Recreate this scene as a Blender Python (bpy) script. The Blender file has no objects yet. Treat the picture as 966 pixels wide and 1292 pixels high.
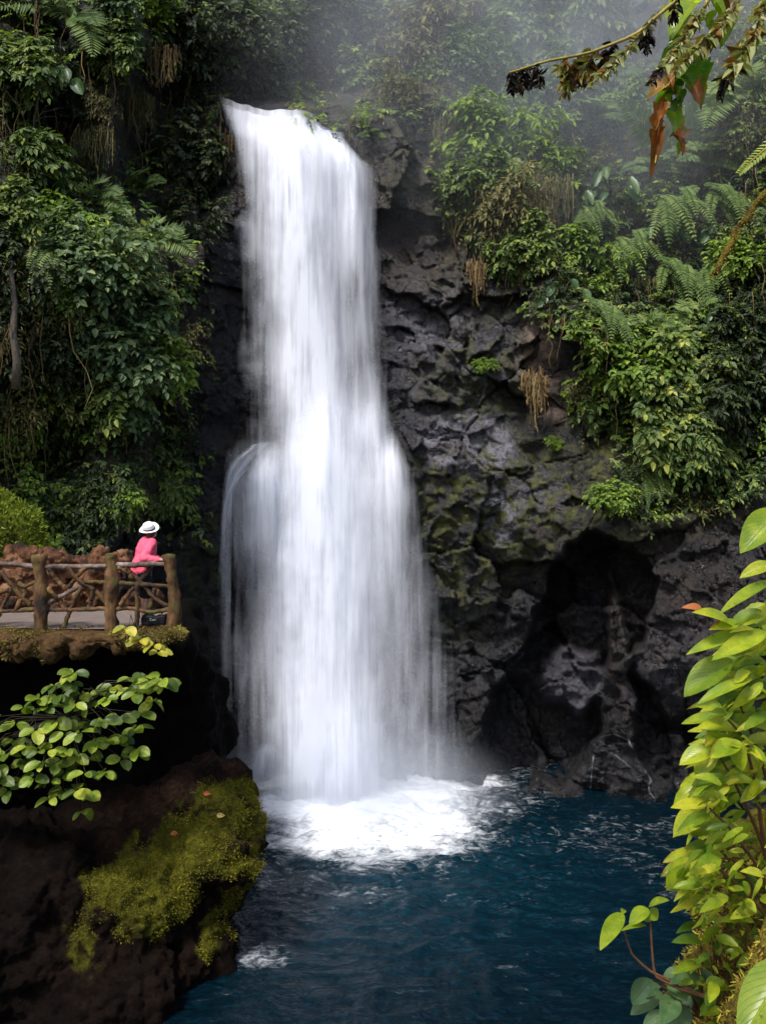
import bpy, math, random
import numpy as np
from mathutils import Vector, Matrix, Quaternion

random.seed(7)
RNG = np.random.default_rng(11)
SC = bpy.context.scene
COL = SC.collection
R = math.radians
CAMZ = 7.8
F = 1000.0


def P(px, py, Y):
    """a point at distance Y along +Y from the viewpoint"""
    return np.array([(px - 483.0) / F * Y, Y, CAMZ - (py - 646.0) / F * Y])


# ------------------------------------------------------------------ noise
def _h(ix, iy, iz, s):
    n = (ix.astype(np.int64) * 374761393 + iy.astype(np.int64) * 668265263
         + iz.astype(np.int64) * 2147483647 + s * 144665) & 0x7fffffff
    n = (n ^ (n >> 13)) * 1274126177 & 0x7fffffff
    n = (n ^ (n >> 16)) * 2246822519 & 0x7fffffff
    n = n ^ (n >> 15)
    return (n & 0xffffff) / float(0x1000000)


def vnoise(p, s=0):
    i = np.floor(p)
    f = p - i
    f = f * f * f * (f * (f * 6 - 15) + 10)
    i = i.astype(np.int64)
    out = 0
    for a in (0, 1):
        wa = f[:, 0] if a else 1 - f[:, 0]
        for b in (0, 1):
            wb = f[:, 1] if b else 1 - f[:, 1]
            for c in (0, 1):
                wc = f[:, 2] if c else 1 - f[:, 2]
                out = out + wa * wb * wc * _h(i[:, 0] + a, i[:, 1] + b, i[:, 2] + c, s)
    return out * 2 - 1


def fbm(p, octv=4, s=0, gain=0.5):
    t, a, q = 0, 1.0, p.copy()
    for k in range(octv):
        t = t + a * vnoise(q, s + k * 17)
        q = q * 2.03 + 5.1
        a *= gain
    return t


def worley(p, s=0):
    """F1, F2, cell random, tilt offset of the nearest cell"""
    i = np.floor(p).astype(np.int64)
    n = len(p)
    f1 = np.full(n, 9.0); f2 = np.full(n, 9.0); cid = np.zeros(n); tilt = np.zeros(n)
    for a in (-1, 0, 1):
        for b in (-1, 0, 1):
            for c in (-1, 0, 1):
                x, y, z = i[:, 0] + a, i[:, 1] + b, i[:, 2] + c
                r = [_h(x, y, z, s + k) for k in range(6)]
                d = np.stack([x + r[0] - p[:, 0], y + r[1] - p[:, 1], z + r[2] - p[:, 2]], 1)
                dd = np.sqrt((d * d).sum(1))
                t = -(d[:, 0] * (r[3] - .5) + d[:, 1] * (r[4] - .5) + d[:, 2] * (r[5] - .5)) * 2
                near = dd < f1
                f2 = np.where(near, f1, np.minimum(f2, dd))
                cid = np.where(near, r[3], cid)
                tilt = np.where(near, t, tilt)
                f1 = np.where(near, dd, f1)
    return f1, f2, cid, tilt


def sstep(a, b, x):
    t = np.clip((x - a) / (b - a), 0, 1)
    return t * t * (3 - 2 * t)


# ------------------------------------------------------------------ mesh helpers
def tag(o, label=None, cat=None, group=None, kind=None):
    if label: o['label'] = label
    if cat: o['category'] = cat
    if group: o['group'] = group
    if kind: o['kind'] = kind
    return o


def mesh_np(name, verts, quads=None, tris=None, mat=None, parent=None, attrs=None, smooth=True, uv=None, mats=None, mat_idx=None):
    me = bpy.data.meshes.new(name)
    verts = np.asarray(verts, dtype=np.float32)
    nq = 0 if quads is None else len(quads)
    nt = 0 if tris is None else len(tris)
    me.vertices.add(len(verts))
    me.vertices.foreach_set('co', verts.ravel())
    loops = []
    if nq: loops.append(np.asarray(quads, dtype=np.int32).ravel())
    if nt: loops.append(np.asarray(tris, dtype=np.int32).ravel())
    loops = np.concatenate(loops)
    me.loops.add(len(loops))
    me.loops.foreach_set('vertex_index', loops)
    me.polygons.add(nq + nt)
    starts = np.concatenate([np.arange(nq) * 4, nq * 4 + np.arange(nt) * 3]).astype(np.int32)
    tot = np.concatenate([np.full(nq, 4), np.full(nt, 3)]).astype(np.int32)
    me.polygons.foreach_set('loop_start', starts)
    try:
        me.polygons.foreach_set('loop_total', tot)
    except Exception:
        pass
    if mat_idx is not None:
        me.polygons.foreach_set('material_index', np.asarray(mat_idx, dtype=np.int32))
    me.update(calc_edges=True)
    me.validate()
    me.polygons.foreach_set('use_smooth', np.full(len(me.polygons), smooth))
    for k, v in (attrs or {}).items():
        a = me.attributes.new(k, 'FLOAT', 'POINT')
        a.data.foreach_set('value', np.asarray(v, dtype=np.float32))
    if uv is not None:
        l = me.uv_layers.new(name='UVMap')
        l.data.foreach_set('uv', np.asarray(uv, dtype=np.float32)[loops].ravel())
    for m in (mats or ([mat] if mat else [])):
        me.materials.append(m)
    o = bpy.data.objects.new(name, me)
    COL.objects.link(o)
    if parent is not None:
        o.parent = parent
    return o


def empty(name, loc=(0, 0, 0), rz=0.0):
    o = bpy.data.objects.new(name, None)
    o.empty_display_size = .3
    o.location = loc
    o.rotation_euler = (0, 0, rz)
    COL.objects.link(o)
    return o


def grid_faces(nu, nv):
    a = np.arange(nu * nv).reshape(nv, nu)
    return np.stack([a[:-1, :-1], a[:-1, 1:], a[1:, 1:], a[1:, :-1]], -1).reshape(-1, 4)


class MB:
    """collects pieces into one mesh"""
    def __init__(self):
        self.v = []; self.q = []; self.t = []; self.n = 0; self.r = []

    def add(self, v, q=None, t=None, rnd=0.5):
        v = np.asarray(v, float)
        self.v.append(v)
        if q is not None and len(q): self.q.append(np.asarray(q) + self.n)
        if t is not None and len(t): self.t.append(np.asarray(t) + self.n)
        rr = np.full(len(v), rnd) if np.isscalar(rnd) else np.asarray(rnd)
        self.r.append(rr)
        self.n += len(v)

    def tube(self, pts, rad, ns=8, rnd=0.5, cap=True, bump=0.0, flat=1.0):
        pts = np.asarray(pts, float); n = len(pts)
        rad = np.full(n, rad) if np.isscalar(rad) else np.asarray(rad, float)
        d = np.gradient(pts, axis=0) if n > 1 else np.array([[0, 0, 1.]])
        d /= np.linalg.norm(d, axis=1)[:, None] + 1e-9
        up = np.array([0, 0, 1.]) if abs(d[0][2]) < .9 else np.array([1., 0, 0])
        vs = []
        for k in range(n):
            x = np.cross(up, d[k]); x /= np.linalg.norm(x) + 1e-9
            y = np.cross(d[k], x)
            up = y if abs(np.dot(y, d[k])) < .5 else up
            a = np.arange(ns) / ns * 2 * np.pi
            r = rad[k] * (1 + (RNG.normal(0, bump, ns) if bump else 0))
            r = np.broadcast_to(r, (ns,))
            vs.append(pts[k] + (np.cos(a) * r)[:, None] * x + (np.sin(a) * r * flat)[:, None] * y)
        v = np.concatenate(vs)
        q = []
        for k in range(n - 1):
            for j in range(ns):
                q.append((k * ns + j, k * ns + (j + 1) % ns, (k + 1) * ns + (j + 1) % ns, (k + 1) * ns + j))
        t = []
        if cap:
            c0 = len(v); v = np.concatenate([v, [pts[0] - d[0] * rad[0] * .25], [pts[-1] + d[-1] * rad[-1] * .25]])
            for j in range(ns):
                t.append((c0, (j + 1) % ns, j))
                t.append((c0 + 1, (n - 1) * ns + j, (n - 1) * ns + (j + 1) % ns))
        self.add(v, q, t, rnd)

    def ball(self, c, r, nu=16, nv=10, rot=None, rnd=.5):
        r = np.array([r, r, r], float) if np.isscalar(r) else np.asarray(r, float)
        v = []
        for i in range(1, nv):
            th = math.pi * i / nv
            for j in range(nu):
                ph = 2 * math.pi * j / nu
                v.append((math.sin(th) * math.cos(ph), math.sin(th) * math.sin(ph), math.cos(th)))
        v += [(0, 0, 1), (0, 0, -1)]
        v = np.array(v) * r
        if rot is not None: v = v @ np.array(rot).T
        v = v + np.asarray(c, float)
        q = []; t = []
        for i in range(nv - 2):
            for j in range(nu):
                q.append((i * nu + j, (i + 1) * nu + j, (i + 1) * nu + (j + 1) % nu, i * nu + (j + 1) % nu))
        top, bot = len(v) - 2, len(v) - 1
        for j in range(nu):
            t.append((top, j, (j + 1) % nu))
            t.append((bot, (nv - 2) * nu + (j + 1) % nu, (nv - 2) * nu + j))
        self.add(v, q, t, rnd)

    def box(self, c, s, rot=None, rnd=.5):
        s = np.asarray(s, float) / 2
        v = np.array([(x, y, z) for x in (-1, 1) for y in (-1, 1) for z in (-1, 1)], float) * s
        if rot is not None: v = v @ np.array(rot).T
        q = [(0, 1, 3, 2), (4, 6, 7, 5), (0, 4, 5, 1), (2, 3, 7, 6), (0, 2, 6, 4), (1, 5, 7, 3)]
        self.add(v + np.asarray(c, float), q, None, rnd)

    def arrays(self):
        v = np.concatenate(self.v)
        q = np.concatenate(self.q) if self.q else None
        t = np.concatenate(self.t) if self.t else None
        return v, q, t, np.concatenate(self.r)

    def build(self, name, mat, parent=None, smooth=True, loc=None):
        v, q, t, r = self.arrays()
        if loc is not None: v = v - np.asarray(loc)
        o = mesh_np(name, v, q, t, mat, parent, {'rnd': r}, smooth)
        if loc is not None: o.location = loc
        return o


def remeshed(mb, voxel, smooth_it=2):
    """union of the collected pieces as one closed surface -> verts, quads/tris"""
    v, q, t, r = mb.arrays()
    o = mesh_np('tmp', v, q, t)
    m = o.modifiers.new('r', 'REMESH'); m.mode = 'VOXEL'; m.voxel_size = voxel
    if smooth_it:
        s = o.modifiers.new('s', 'SMOOTH'); s.iterations = smooth_it; s.factor = .5
    dg = bpy.context.evaluated_depsgraph_get()
    ev = o.evaluated_get(dg).to_mesh()
    V = np.empty(len(ev.vertices) * 3, np.float32); ev.vertices.foreach_get('co', V); V = V.reshape(-1, 3).astype(float)
    N = np.empty(len(ev.vertices) * 3, np.float32); ev.vertices.foreach_get('normal', N); N = N.reshape(-1, 3).astype(float)
    Q = [tuple(p.vertices) for p in ev.polygons]
    quads = [f for f in Q if len(f) == 4]; tris = [f for f in Q if len(f) == 3]
    o.evaluated_get(dg).to_mesh_clear()
    me = o.data; bpy.data.objects.remove(o); bpy.data.meshes.remove(me)
    return V, N, np.array(quads) if quads else None, np.array(tris) if tris else None


# ------------------------------------------------------------------ node helpers
class NT:
    def __init__(self, name):
        self.m = bpy.data.materials.new(name)
        self.m.use_nodes = True
        self.t = self.m.node_tree
        self.t.nodes.clear()
        self.out = self.t.nodes.new('ShaderNodeOutputMaterial')

    def n(self, typ, **kw):
        nd = self.t.nodes.new('ShaderNode' + typ)
        ins = kw.pop('i', {})
        for k, v in kw.items(): setattr(nd, k, v)
        for k, v in ins.items(): self.set(nd, k, v)
        return nd

    def set(self, nd, k, v):
        s = nd.inputs[k]
        if isinstance(v, bpy.types.NodeSocket): self.t.links.new(v, s)
        elif isinstance(v, bpy.types.Node): self.t.links.new(v.outputs[0], s)
        else: s.default_value = v

    def attr(self, name): return self.n('Attribute', attribute_name=name).outputs['Fac']

    def math(self, op, a, b=0.0, c=0.0, clamp=False):
        return self.n('Math', operation=op, use_clamp=clamp, i={0: a, 1: b, 2: c}).outputs[0]

    def ramp(self, fac, stops, interp='LINEAR'):
        nd = self.n('ValToRGB', i={0: fac})
        cr = nd.color_ramp; cr.interpolation = interp
        while len(cr.elements) > 1: cr.elements.remove(cr.elements[-1])
        for k, (p, c) in enumerate(stops):
            e = cr.elements[0] if k == 0 else cr.elements.new(p)
            e.position = p
            e.color = (c if len(c) == 4 else (*c, 1)) if not np.isscalar(c) else (c, c, c, 1)
        return nd.outputs[0]

    def mix(self, fac, a, b, blend='MIX'):
        nd = self.n('Mix', data_type='RGBA', blend_type=blend)
        for k, v in (('Factor', fac), ('A', a), ('B', b)):
            s = [x for x in nd.inputs if x.name == k and (x.type == 'RGBA' if k != 'Factor' else x.type == 'VALUE')][0]
            if isinstance(v, bpy.types.NodeSocket): self.t.links.new(v, s)
            else: s.default_value = v if (np.isscalar(v) or len(v) == 4) else (*v, 1)
        return [x for x in nd.outputs if x.type == 'RGBA'][0]

    def noise(self, vec, scale, detail=4, rough=.55, dist=0.0):
        return self.n('TexNoise', i={'Vector': vec, 'Scale': scale, 'Detail': detail, 'Roughness': rough, 'Distortion': dist}).outputs['Fac']

    def mapr(self, v, a, b, c=0.0, d=1.0, smooth=True):
        return self.n('MapRange', interpolation_type='SMOOTHSTEP' if smooth else 'LINEAR', i={0: v, 1: a, 2: b, 3: c, 4: d}).outputs[0]

    def coord(self, which='Object'): return self.n('TexCoord').outputs[which]

    def scale(self, vec, s):
        return self.n('Mapping', i={'Vector': vec, 'Scale': s}).outputs[0]

    def surf(self, s): self.t.links.new(s.outputs[0] if isinstance(s, bpy.types.Node) else s, self.out.inputs['Surface']); return self.m


def pbr(nt, color, rough=.6, spec=.5, bump=None, bs=.3, bd=.02, **kw):
    nd = nt.n('BsdfPrincipled', i={'Base Color': color if isinstance(color, bpy.types.NodeSocket) else ((*color, 1) if len(color) == 3 else color),
                                   'Roughness': rough, 'Specular IOR Level': spec})
    for k, v in kw.items(): nt.set(nd, k.replace('_', ' '), v)
    if bump is not None:
        b = nt.n('Bump', i={'Strength': bs, 'Distance': bd, 'Height': bump})
        nt.set(nd, 'Normal', b.outputs[0])
    return nd
# ------------------------------------------------------------------ materials
def mat_rock(name, dark=(.0042, .0038, .0048), mid=(.0100, .0089, .0110), light=(.17, .16, .19), spec=.55):
    t = NT(name)
    co = t.coord()
    cell = t.attr('cell'); moss = t.attr('moss'); clay = t.attr('clay'); brown = t.attr('brown'); lite = t.attr('lite'); crack = t.attr('crack')
    n1 = t.noise(co, 1.3, 6, .6); n2 = t.noise(co, 9, 8, .68); n3 = t.noise(co, 42, 6, .7)
    base = t.mix(t.mapr(n1, .35, .65), dark, mid)
    grain = t.mapr(n2, .48, .75)
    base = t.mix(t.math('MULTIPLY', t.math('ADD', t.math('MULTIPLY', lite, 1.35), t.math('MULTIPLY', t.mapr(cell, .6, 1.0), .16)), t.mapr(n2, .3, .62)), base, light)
    base = t.mix(t.math('MULTIPLY', grain, .35), base, (.036, .034, .041))
    base = t.mix(t.math('MULTIPLY', brown, t.mapr(n1, .3, .6)), base, t.mix(t.mapr(n2, .35, .65), (.014, .009, .007), (.056, .038, .025)))
    base = t.mix(t.math('MULTIPLY', t.mapr(t.noise(co, .8, 5, .7), .52, .66), .6), base, t.mix(t.mapr(n2, .35, .65), (.014, .009, .006), (.052, .036, .024)))
    base = t.mix(t.math('MULTIPLY', t.mapr(t.noise(t.scale(co, (1, 1, .35)), 1.1, 5, .65), .56, .70), .5), base, (.034, .034, .046))
    base = t.mix(t.math('MULTIPLY', clay, t.mapr(n2, .25, .45, .35, 1.0)), base, t.mix(t.mapr(n2, .35, .7), (.13, .092, .066), (.27, .21, .165)))
    mo = t.math('MULTIPLY', moss, t.mapr(t.noise(co, 2.6, 7, .7), .43, .58))
    mossc = t.ramp(n2, [(.3, (.012, .018, .004)), (.5, (.05, .056, .006)), (.7, (.12, .11, .012))])
    base = t.mix(mo, base, mossc)
    base = t.mix(t.math('MULTIPLY', crack, .75), base, (.004, .004, .004))
    wv = t.n('VectorMath', operation='ADD', i={0: co, 1: t.n('VectorMath', operation='SCALE', i={0: t.n('TexNoise', i={'Vector': co, 'Scale': 2.2, 'Detail': 4}).outputs['Color'], 'Scale': .55}).outputs[0]}).outputs[0]
    def fis(sc, wd):
        d = t.n('TexVoronoi', feature='DISTANCE_TO_EDGE', i={'Vector': wv, 'Scale': sc}).outputs['Distance']
        return t.mapr(d, 0, wd, 1, 0)
    k1 = t.math('MULTIPLY', fis(1.5, .03), t.mapr(n1, .42, .56))
    k2 = t.math('MULTIPLY', fis(4.2, .045), t.mapr(t.noise(co, 1.9, 3), .46, .6))
    fz = t.math('MAXIMUM', k1, t.math('MULTIPLY', k2, .7))
    fz = t.math('MULTIPLY', fz, t.math('SUBTRACT', 1.0, mo))
    base = t.mix(t.math('MULTIPLY', fz, .85), base, (.003, .003, .003))
    h = t.math('SUBTRACT', t.math('ADD', t.math('MULTIPLY', n2, .7), t.math('MULTIPLY', n3, .35)), t.math('MULTIPLY', fz, .8))
    rough = t.math('ADD', t.mapr(t.noise(co, 3.1, 5, .65), .35, .65, .26, .58), t.math('MULTIPLY', mo, .4))
    return t.surf(pbr(t, base, rough, spec, h, 1.0, .12))


def mat_moss(name, bare=(.022, .013, .009), lush=(.155, .150, .012), dim=(.045, .05, .006), attr='moss', brown=None):
    t = NT(name); co = t.coord()
    m = t.attr(attr)
    n1 = t.noise(co, 1.7, 6, .65); n2 = t.noise(co, 11, 6, .7); n3 = t.noise(co, 55, 4, .7)
    k = t.mapr(t.math('ADD', m, t.math('MULTIPLY', t.math('SUBTRACT', n1, .5), 1.5)), .35, .75)
    mc = t.ramp(t.math('ADD', t.math('MULTIPLY', n2, .6), t.math('MULTIPLY', n3, .4)), [(.33, (.02, .022, .004)), (.48, dim), (.66, lush)])
    bc = t.ramp(n2, [(.3, tuple(x * .35 for x in bare)), (.55, bare), (.8, tuple(x * 2.6 for x in bare))])
    if brown:
        bc = t.mix(t.math('MULTIPLY', t.attr('brown'), t.mapr(n1, .25, .6)), bc, t.ramp(n2, [(.3, tuple(x * .3 for x in brown)), (.52, brown), (.75, tuple(x * 2.2 for x in brown))]))
    c = t.mix(k, bc, mc)
    h = t.math('ADD', t.math('MULTIPLY', n2, .5), t.math('MULTIPLY', n3, .5))
    return t.surf(pbr(t, c, .85, .07, h, 1.0, .12))


def mat_leaf(name, stops, rough=.55, trans=.32, hue=.12, spec=.25, tint=(1.25, 1.35, .5)):
    t = NT(name)
    r = t.attr('rnd')
    oi = t.n('ObjectInfo').outputs['Random']
    f = t.math('ADD', t.math('MULTIPLY', r, 1 - hue), t.math('MULTIPLY', oi, hue))
    c = t.ramp(f, stops)
    n = t.noise(t.coord(), 14, 2, .5)
    c = t.mix(.5, c, t.mix(n, (.35, .35, .35), (1.5, 1.5, 1.5)), 'MULTIPLY') if False else c
    p = pbr(t, c, rough, spec)
    tc = t.mix(1.0, c, tint, 'MULTIPLY')
    tr = t.n('BsdfTranslucent', i={'Color': tc})
    ms = t.n('MixShader', i={0: trans, 1: p.outputs[0], 2: tr.outputs[0]})
    return t.surf(ms)


def mat_bigleaf(name, stops, rough=.38, trans=.38, edge=None):
    """close leaf: veins and mottling from its own UV"""
    t = NT(name)
    r = t.attr('rnd')
    uv = t.n('UVMap').outputs[0]
    sx = t.n('SeparateXYZ', i={0: uv})
    u, v = sx.outputs[0], sx.outputs[1]
    au = t.math('ABSOLUTE', t.math('SUBTRACT', u, .5))
    vein = t.math('SINE', t.math('MULTIPLY', t.math('SUBTRACT', v, t.math('MULTIPLY', au, .9)), 58.0))
    veinm = t.mapr(vein, .75, 1.0)
    mid = t.mapr(au, .0, .035, 1.0, 0.0)
    n = t.noise(t.coord(), 22, 4, .6)
    f = t.math('ADD', t.math('MULTIPLY', r, .75), t.math('MULTIPLY', n, .3))
    c = t.ramp(f, stops)
    hi = t.mix(1.0, c, (1.7, 1.45, 1.5), 'MULTIPLY')
    c = t.mix(t.math('MULTIPLY', t.math('MAXIMUM', t.math('MULTIPLY', veinm, .35), mid), .7), c, hi)
    sp = t.noise(t.coord(), 60, 3, .6); bl = t.noise(t.coord(), 7, 5, .7)
    c = t.mix(t.mapr(bl, .35, .7), t.mix(1.0, c, (.55, .68, .6), 'MULTIPLY'), t.mix(1.0, c, (1.25, 1.12, 1.0), 'MULTIPLY'))
    c = t.mix(t.math('MULTIPLY', t.mapr(sp, .64, .72), .75), c, (.09, .05, .012))
    if edge:
        e = t.mapr(t.math('ADD', t.math('ADD', t.math('MULTIPLY', au, .9), t.math('MULTIPLY', v, .55)), t.math('MULTIPLY', t.math('SUBTRACT', t.noise(t.coord(), 9, 4, .6), .5), .9)), .72, .92)
        c = t.mix(t.math('MULTIPLY', e, t.attr('dead')), c, t.ramp(n, [(.35, (.12, .035, .008)), (.6, (.46, .17, .025))]))
    h = t.math('SUBTRACT', 0.0, t.math('MAXIMUM', t.math('MULTIPLY', veinm, .5), mid))
    p = pbr(t, c, t.math('ADD', rough, t.math('MULTIPLY', t.math('SUBTRACT', bl, .5), .4)), .5, h, .6, .005)
    tr = t.n('BsdfTranslucent', i={'Color': t.mix(1.0, c, (1.4, 1.5, .45), 'MULTIPLY')})
    return t.surf(t.n('MixShader', i={0: trans, 1: p.outputs[0], 2: tr.outputs[0]}))


def mat_bark(name, stops, scale=18, bs=.8, bd=.02, rough=.75, moss=None):
    t = NT(name); co = t.coord()
    n = t.noise(t.scale(co, (1, 1, .45)), scale, 7, .7)
    n2 = t.noise(co, scale * .22, 4, .6)
    f = t.math('ADD', t.math('MULTIPLY', n, .65), t.math('ADD', t.math('MULTIPLY', n2, .35), t.math('MULTIPLY', t.math('SUBTRACT', t.attr('rnd'), .5), .25)))
    c = t.ramp(f, stops)
    if moss: c = t.mix(t.mapr(t.noise(co, 4.5, 5, .7), .52, .64), c, moss)
    return t.surf(pbr(t, c, rough, .35, n, bs, bd))


def mat_plain(name, c, rough=.6, var=.35, scale=25, bs=.2, bd=.004, spec=.3):
    t = NT(name); co = t.coord()
    n = t.noise(co, scale, 5, .6)
    col = t.mix(n, tuple(x * (1 - var) for x in c), tuple(min(1, x * (1 + var)) for x in c))
    return t.surf(pbr(t, col, rough, spec, n, bs, bd))


def mat_fall():
    """long-exposed falling water: soft streaks of white, open where the flow is thin"""
    t = NT('falling_water')
    uv = t.n('UVMap').outputs[0]
    d = t.attr('dens')
    a = t.noise(t.scale(uv, (5.0, .22, 1)), 1.0, 5, .62, .25)
    b = t.noise(t.scale(uv, (21.0, .35, 1)), 1.0, 4, .6, .1)
    w = t.noise(t.scale(uv, (1.6, .5, 1)), 1.0, 3, .5, .3)
    s = t.math('ADD', t.math('ADD', t.math('MULTIPLY', a, .58), t.math('MULTIPLY', b, .12)), t.math('MULTIPLY', w, .48))
    s = t.mapr(s, .30, .85, .0, 1.0, False)
    k = t.math('MULTIPLY', d, t.math('ADD', .22, t.math('MULTIPLY', s, 1.6)))
    k = t.math('SUBTRACT', k, t.math('MULTIPLY', t.math('SUBTRACT', 1.0, d), t.math('MULTIPLY', t.math('SUBTRACT', 1.0, s), .16)))
    al = t.math('MULTIPLY', t.math('MAXIMUM', k, 0.0), 1.0, clamp=True)
    df = t.n('BsdfDiffuse', i={'Color': (.89, .915, .985, 1)})
    tl = t.n('BsdfTranslucent', i={'Color': (.89, .915, .985, 1)})
    m = t.n('MixShader', i={0: .35, 1: df.outputs[0], 2: tl.outputs[0]})
    tr = t.n('BsdfTransparent')
    return t.surf(t.n('MixShader', i={0: al, 1: tr.outputs[0], 2: m.outputs[0]}))


def mat_pool():
    t = NT('pool_water')
    co = t.coord()
    foam = t.attr('foam'); teal = t.attr('teal')
    w1 = t.noise(t.scale(co, (1.0, 1.5, 1)), 1.4, 5, .6, .6)
    w2 = t.noise(t.scale(co, (1.0, 1.7, 1)), 5.5, 5, .62, .5)
    w3 = t.noise(co, 16, 4, .6)
    # lace of foam
    lace = t.noise(t.scale(co, (.8, 1.25, 1)), 2.1, 8, .66, 1.6)
    l2 = t.noise(t.scale(co, (.8, 1.5, 1)), 7.5, 6, .68, .8)
    pat = t.math('ADD', t.math('MULTIPLY', lace, .62), t.math('MULTIPLY', l2, .38))
    fm = t.mapr(t.math('ADD', pat, t.math('MULTIPLY', t.math('SUBTRACT', foam, .5), .55)),   .47, .93)
    fm = t.math('MULTIPLY', fm, t.mapr(foam, 0.0, .12))
    deep = t.mix(teal, (.0006, .0032, .0058), (.0014, .0145, .024))
    deep = t.mix(t.mapr(w2, .45, .75), deep, t.mix(1.0, deep, (2.0, 2.3, 2.2), 'MULTIPLY'))
    c = t.mix(fm, deep, (.86, .89, .93))
    h = t.math('ADD', t.math('ADD', t.math('MULTIPLY', w1, .9), t.math('MULTIPLY', w2, .45)), t.math('MULTIPLY', w3, .05))
    return t.surf(pbr(t, c, t.math('ADD', .20, t.math('MULTIPLY', fm, .5)), .28, h, .6, .14, IOR=1.33))


M = {}
M['rock'] = mat_rock('wet_basalt')
M['fall'] = mat_fall()
M['pool'] = mat_pool()
M['moss'] = mat_moss('mossy_rock')
G = lambda *s: list(s)
M['leaf_mid'] = mat_leaf('leaf_mid_green', [(0, (0.0237, 0.0441, 0.0156)), (.45, (0.0791, 0.1274, 0.0313)), (.8, (0.2177, 0.2696, 0.0584)), (1, (0.5148, 0.4901, 0.0976))])
M['leaf_cool'] = mat_leaf('leaf_cool_green', [(0, (0.0204, 0.0435, 0.0205)), (.5, (0.0749, 0.1261, 0.0511)), (.85, (0.2044, 0.2610, 0.1020)), (1, (0.4088, 0.4133, 0.1531))])
M['leaf_yellow'] = mat_leaf('leaf_yellow_green', [(0, (0.0287, 0.0575, 0.0086)), (.4, (0.1006, 0.1725, 0.0215)), (.8, (0.2300, 0.3162, 0.0431)), (1, (0.4312, 0.4887, 0.0719))])
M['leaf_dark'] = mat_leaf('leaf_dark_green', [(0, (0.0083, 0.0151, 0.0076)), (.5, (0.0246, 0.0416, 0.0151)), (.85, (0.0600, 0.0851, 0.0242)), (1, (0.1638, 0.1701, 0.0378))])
M['fern'] = mat_leaf('fern_green', [(0, (0.0351, 0.0680, 0.0184)), (.5, (0.1028, 0.1650, 0.0430)), (1, (0.2495, 0.3105, 0.0768))], trans=.35)
M['olive'] = mat_leaf('olive_tangle', [(0, (0.0372, 0.0334, 0.0137)), (.5, (0.1022, 0.0929, 0.0308)), (.85, (0.2045, 0.1859, 0.0515)), (1, (0.3718, 0.3160, 0.0858))], trans=.2)
M['root'] = mat_leaf('dry_root_brown', [(0, (.035, .020, .010)), (.5, (.12, .075, .03)), (1, (.27, .19, .07))], rough=.8, trans=.1, tint=(1.1, .9, .6))
M['twig'] = mat_bark('twig_brown', [(.3, (.02, .013, .008)), (.6, (.06, .04, .025)), (.8, (.11, .08, .05))], 30)
# ------------------------------------------------------------------ the gorge wall
def axis(lo, a, b, hi, fine, coarse):
    return np.concatenate([np.arange(lo, a, coarse), np.arange(a, b, fine), np.arange(b, hi + coarse, coarse)])


PXS = np.array([-900, -350, 0, 130, 250, 300, 400, 480, 560, 650, 760, 860, 966, 1200, 1900.])
TAB = [(-700, [10, 22, 34, 38, 42, 44, 46, 46, 46, 45, 44, 42, 38, 26, 11]),
       (-120, [9.5, 18, 24, 27, 30, 31, 32, 33, 34, 34, 33, 31, 29, 20, 10]),
       (0, [9, 16.5, 19.5, 21.5, 26, 28, 30, 31, 30.5, 30.5, 29.5, 28, 26.5, 19, 9.5]),
       (105, [9, 16, 19, 21, 24.5, 26, 27, 27, 27, 28, 27.5, 26, 25, 18.5, 9.3]),
       (150, [9, 16, 19, 21, 24, 23.6, 23.5, 23.6, 24.6, 26.6, 27, 25.5, 24.5, 18.3, 9.2]),
       (250, [9, 15.8, 18.8, 20.8, 23, 23.5, 23.6, 23.6, 24.2, 25, 24.8, 23.8, 23, 17.8, 9]),
       (400, [9, 15.5, 18, 19.6, 22.5, 23.4, 23.6, 23.4, 23.6, 24, 23.2, 22.2, 21.8, 17.2, 9]),
       (560, [9, 15, 17.8, 19.6, 22.2, 23.2, 23.3, 23.1, 22.8, 22.9, 22.2, 21.2, 21, 16.8, 9]),
       (700, [9, 14.8, 17.6, 19.6, 22.2, 23.2, 23.4, 23.2, 22.9, 22.8, 22, 21.3, 20.6, 16.5, 9]),
       (850, [9, 14.8, 17.6, 19.8, 22.4, 23.3, 23.5, 23.4, 23.1, 22.9, 22.2, 21.5, 20.6, 16.3, 9]),
       (1000, [9, 14.8, 17.6, 19.8, 22.5, 23.3, 23.4, 23.3, 23.1, 22.7, 22.1, 21.4, 20.3, 16, 9]),
       (1170, [9, 14.8, 17.6, 19.8, 22.5, 23.3, 23.4, 23.3, 23.1, 22.7, 22.1, 21.4, 20.3, 16, 9])]
TY = np.array([r[0] for r in TAB], float)
TV = np.array([r[1] for r in TAB], float)


def base_Y(px, py):
    def loc(a, x):
        i = np.clip(np.searchsorted(a, x) - 1, 0, len(a) - 2)
        t = np.clip((x - a[i]) / (a[i + 1] - a[i]), 0, 1)
        return i, t
    i, u = loc(PXS, px); j, v = loc(TY, py)
    u = u * .5 + .5 * u * u * (3 - 2 * u); v = v * .5 + .5 * v * v * (3 - 2 * v)
    return (TV[j, i] * (1 - u) * (1 - v) + TV[j, i + 1] * u * (1 - v) + TV[j + 1, i] * (1 - u) * v + TV[j + 1, i + 1] * u * v)


def in_poly(px, py, poly):
    c = np.zeros(px.shape, bool); n = len(poly)
    for k in range(n):
        x1, y1 = poly[k]; x2, y2 = poly[(k + 1) % n]
        if y1 == y2: continue
        hit = ((y1 > py) != (y2 > py)) & (px < (x2 - x1) * (py - y1) / (y2 - y1) + x1)
        c ^= hit
    return c


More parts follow.
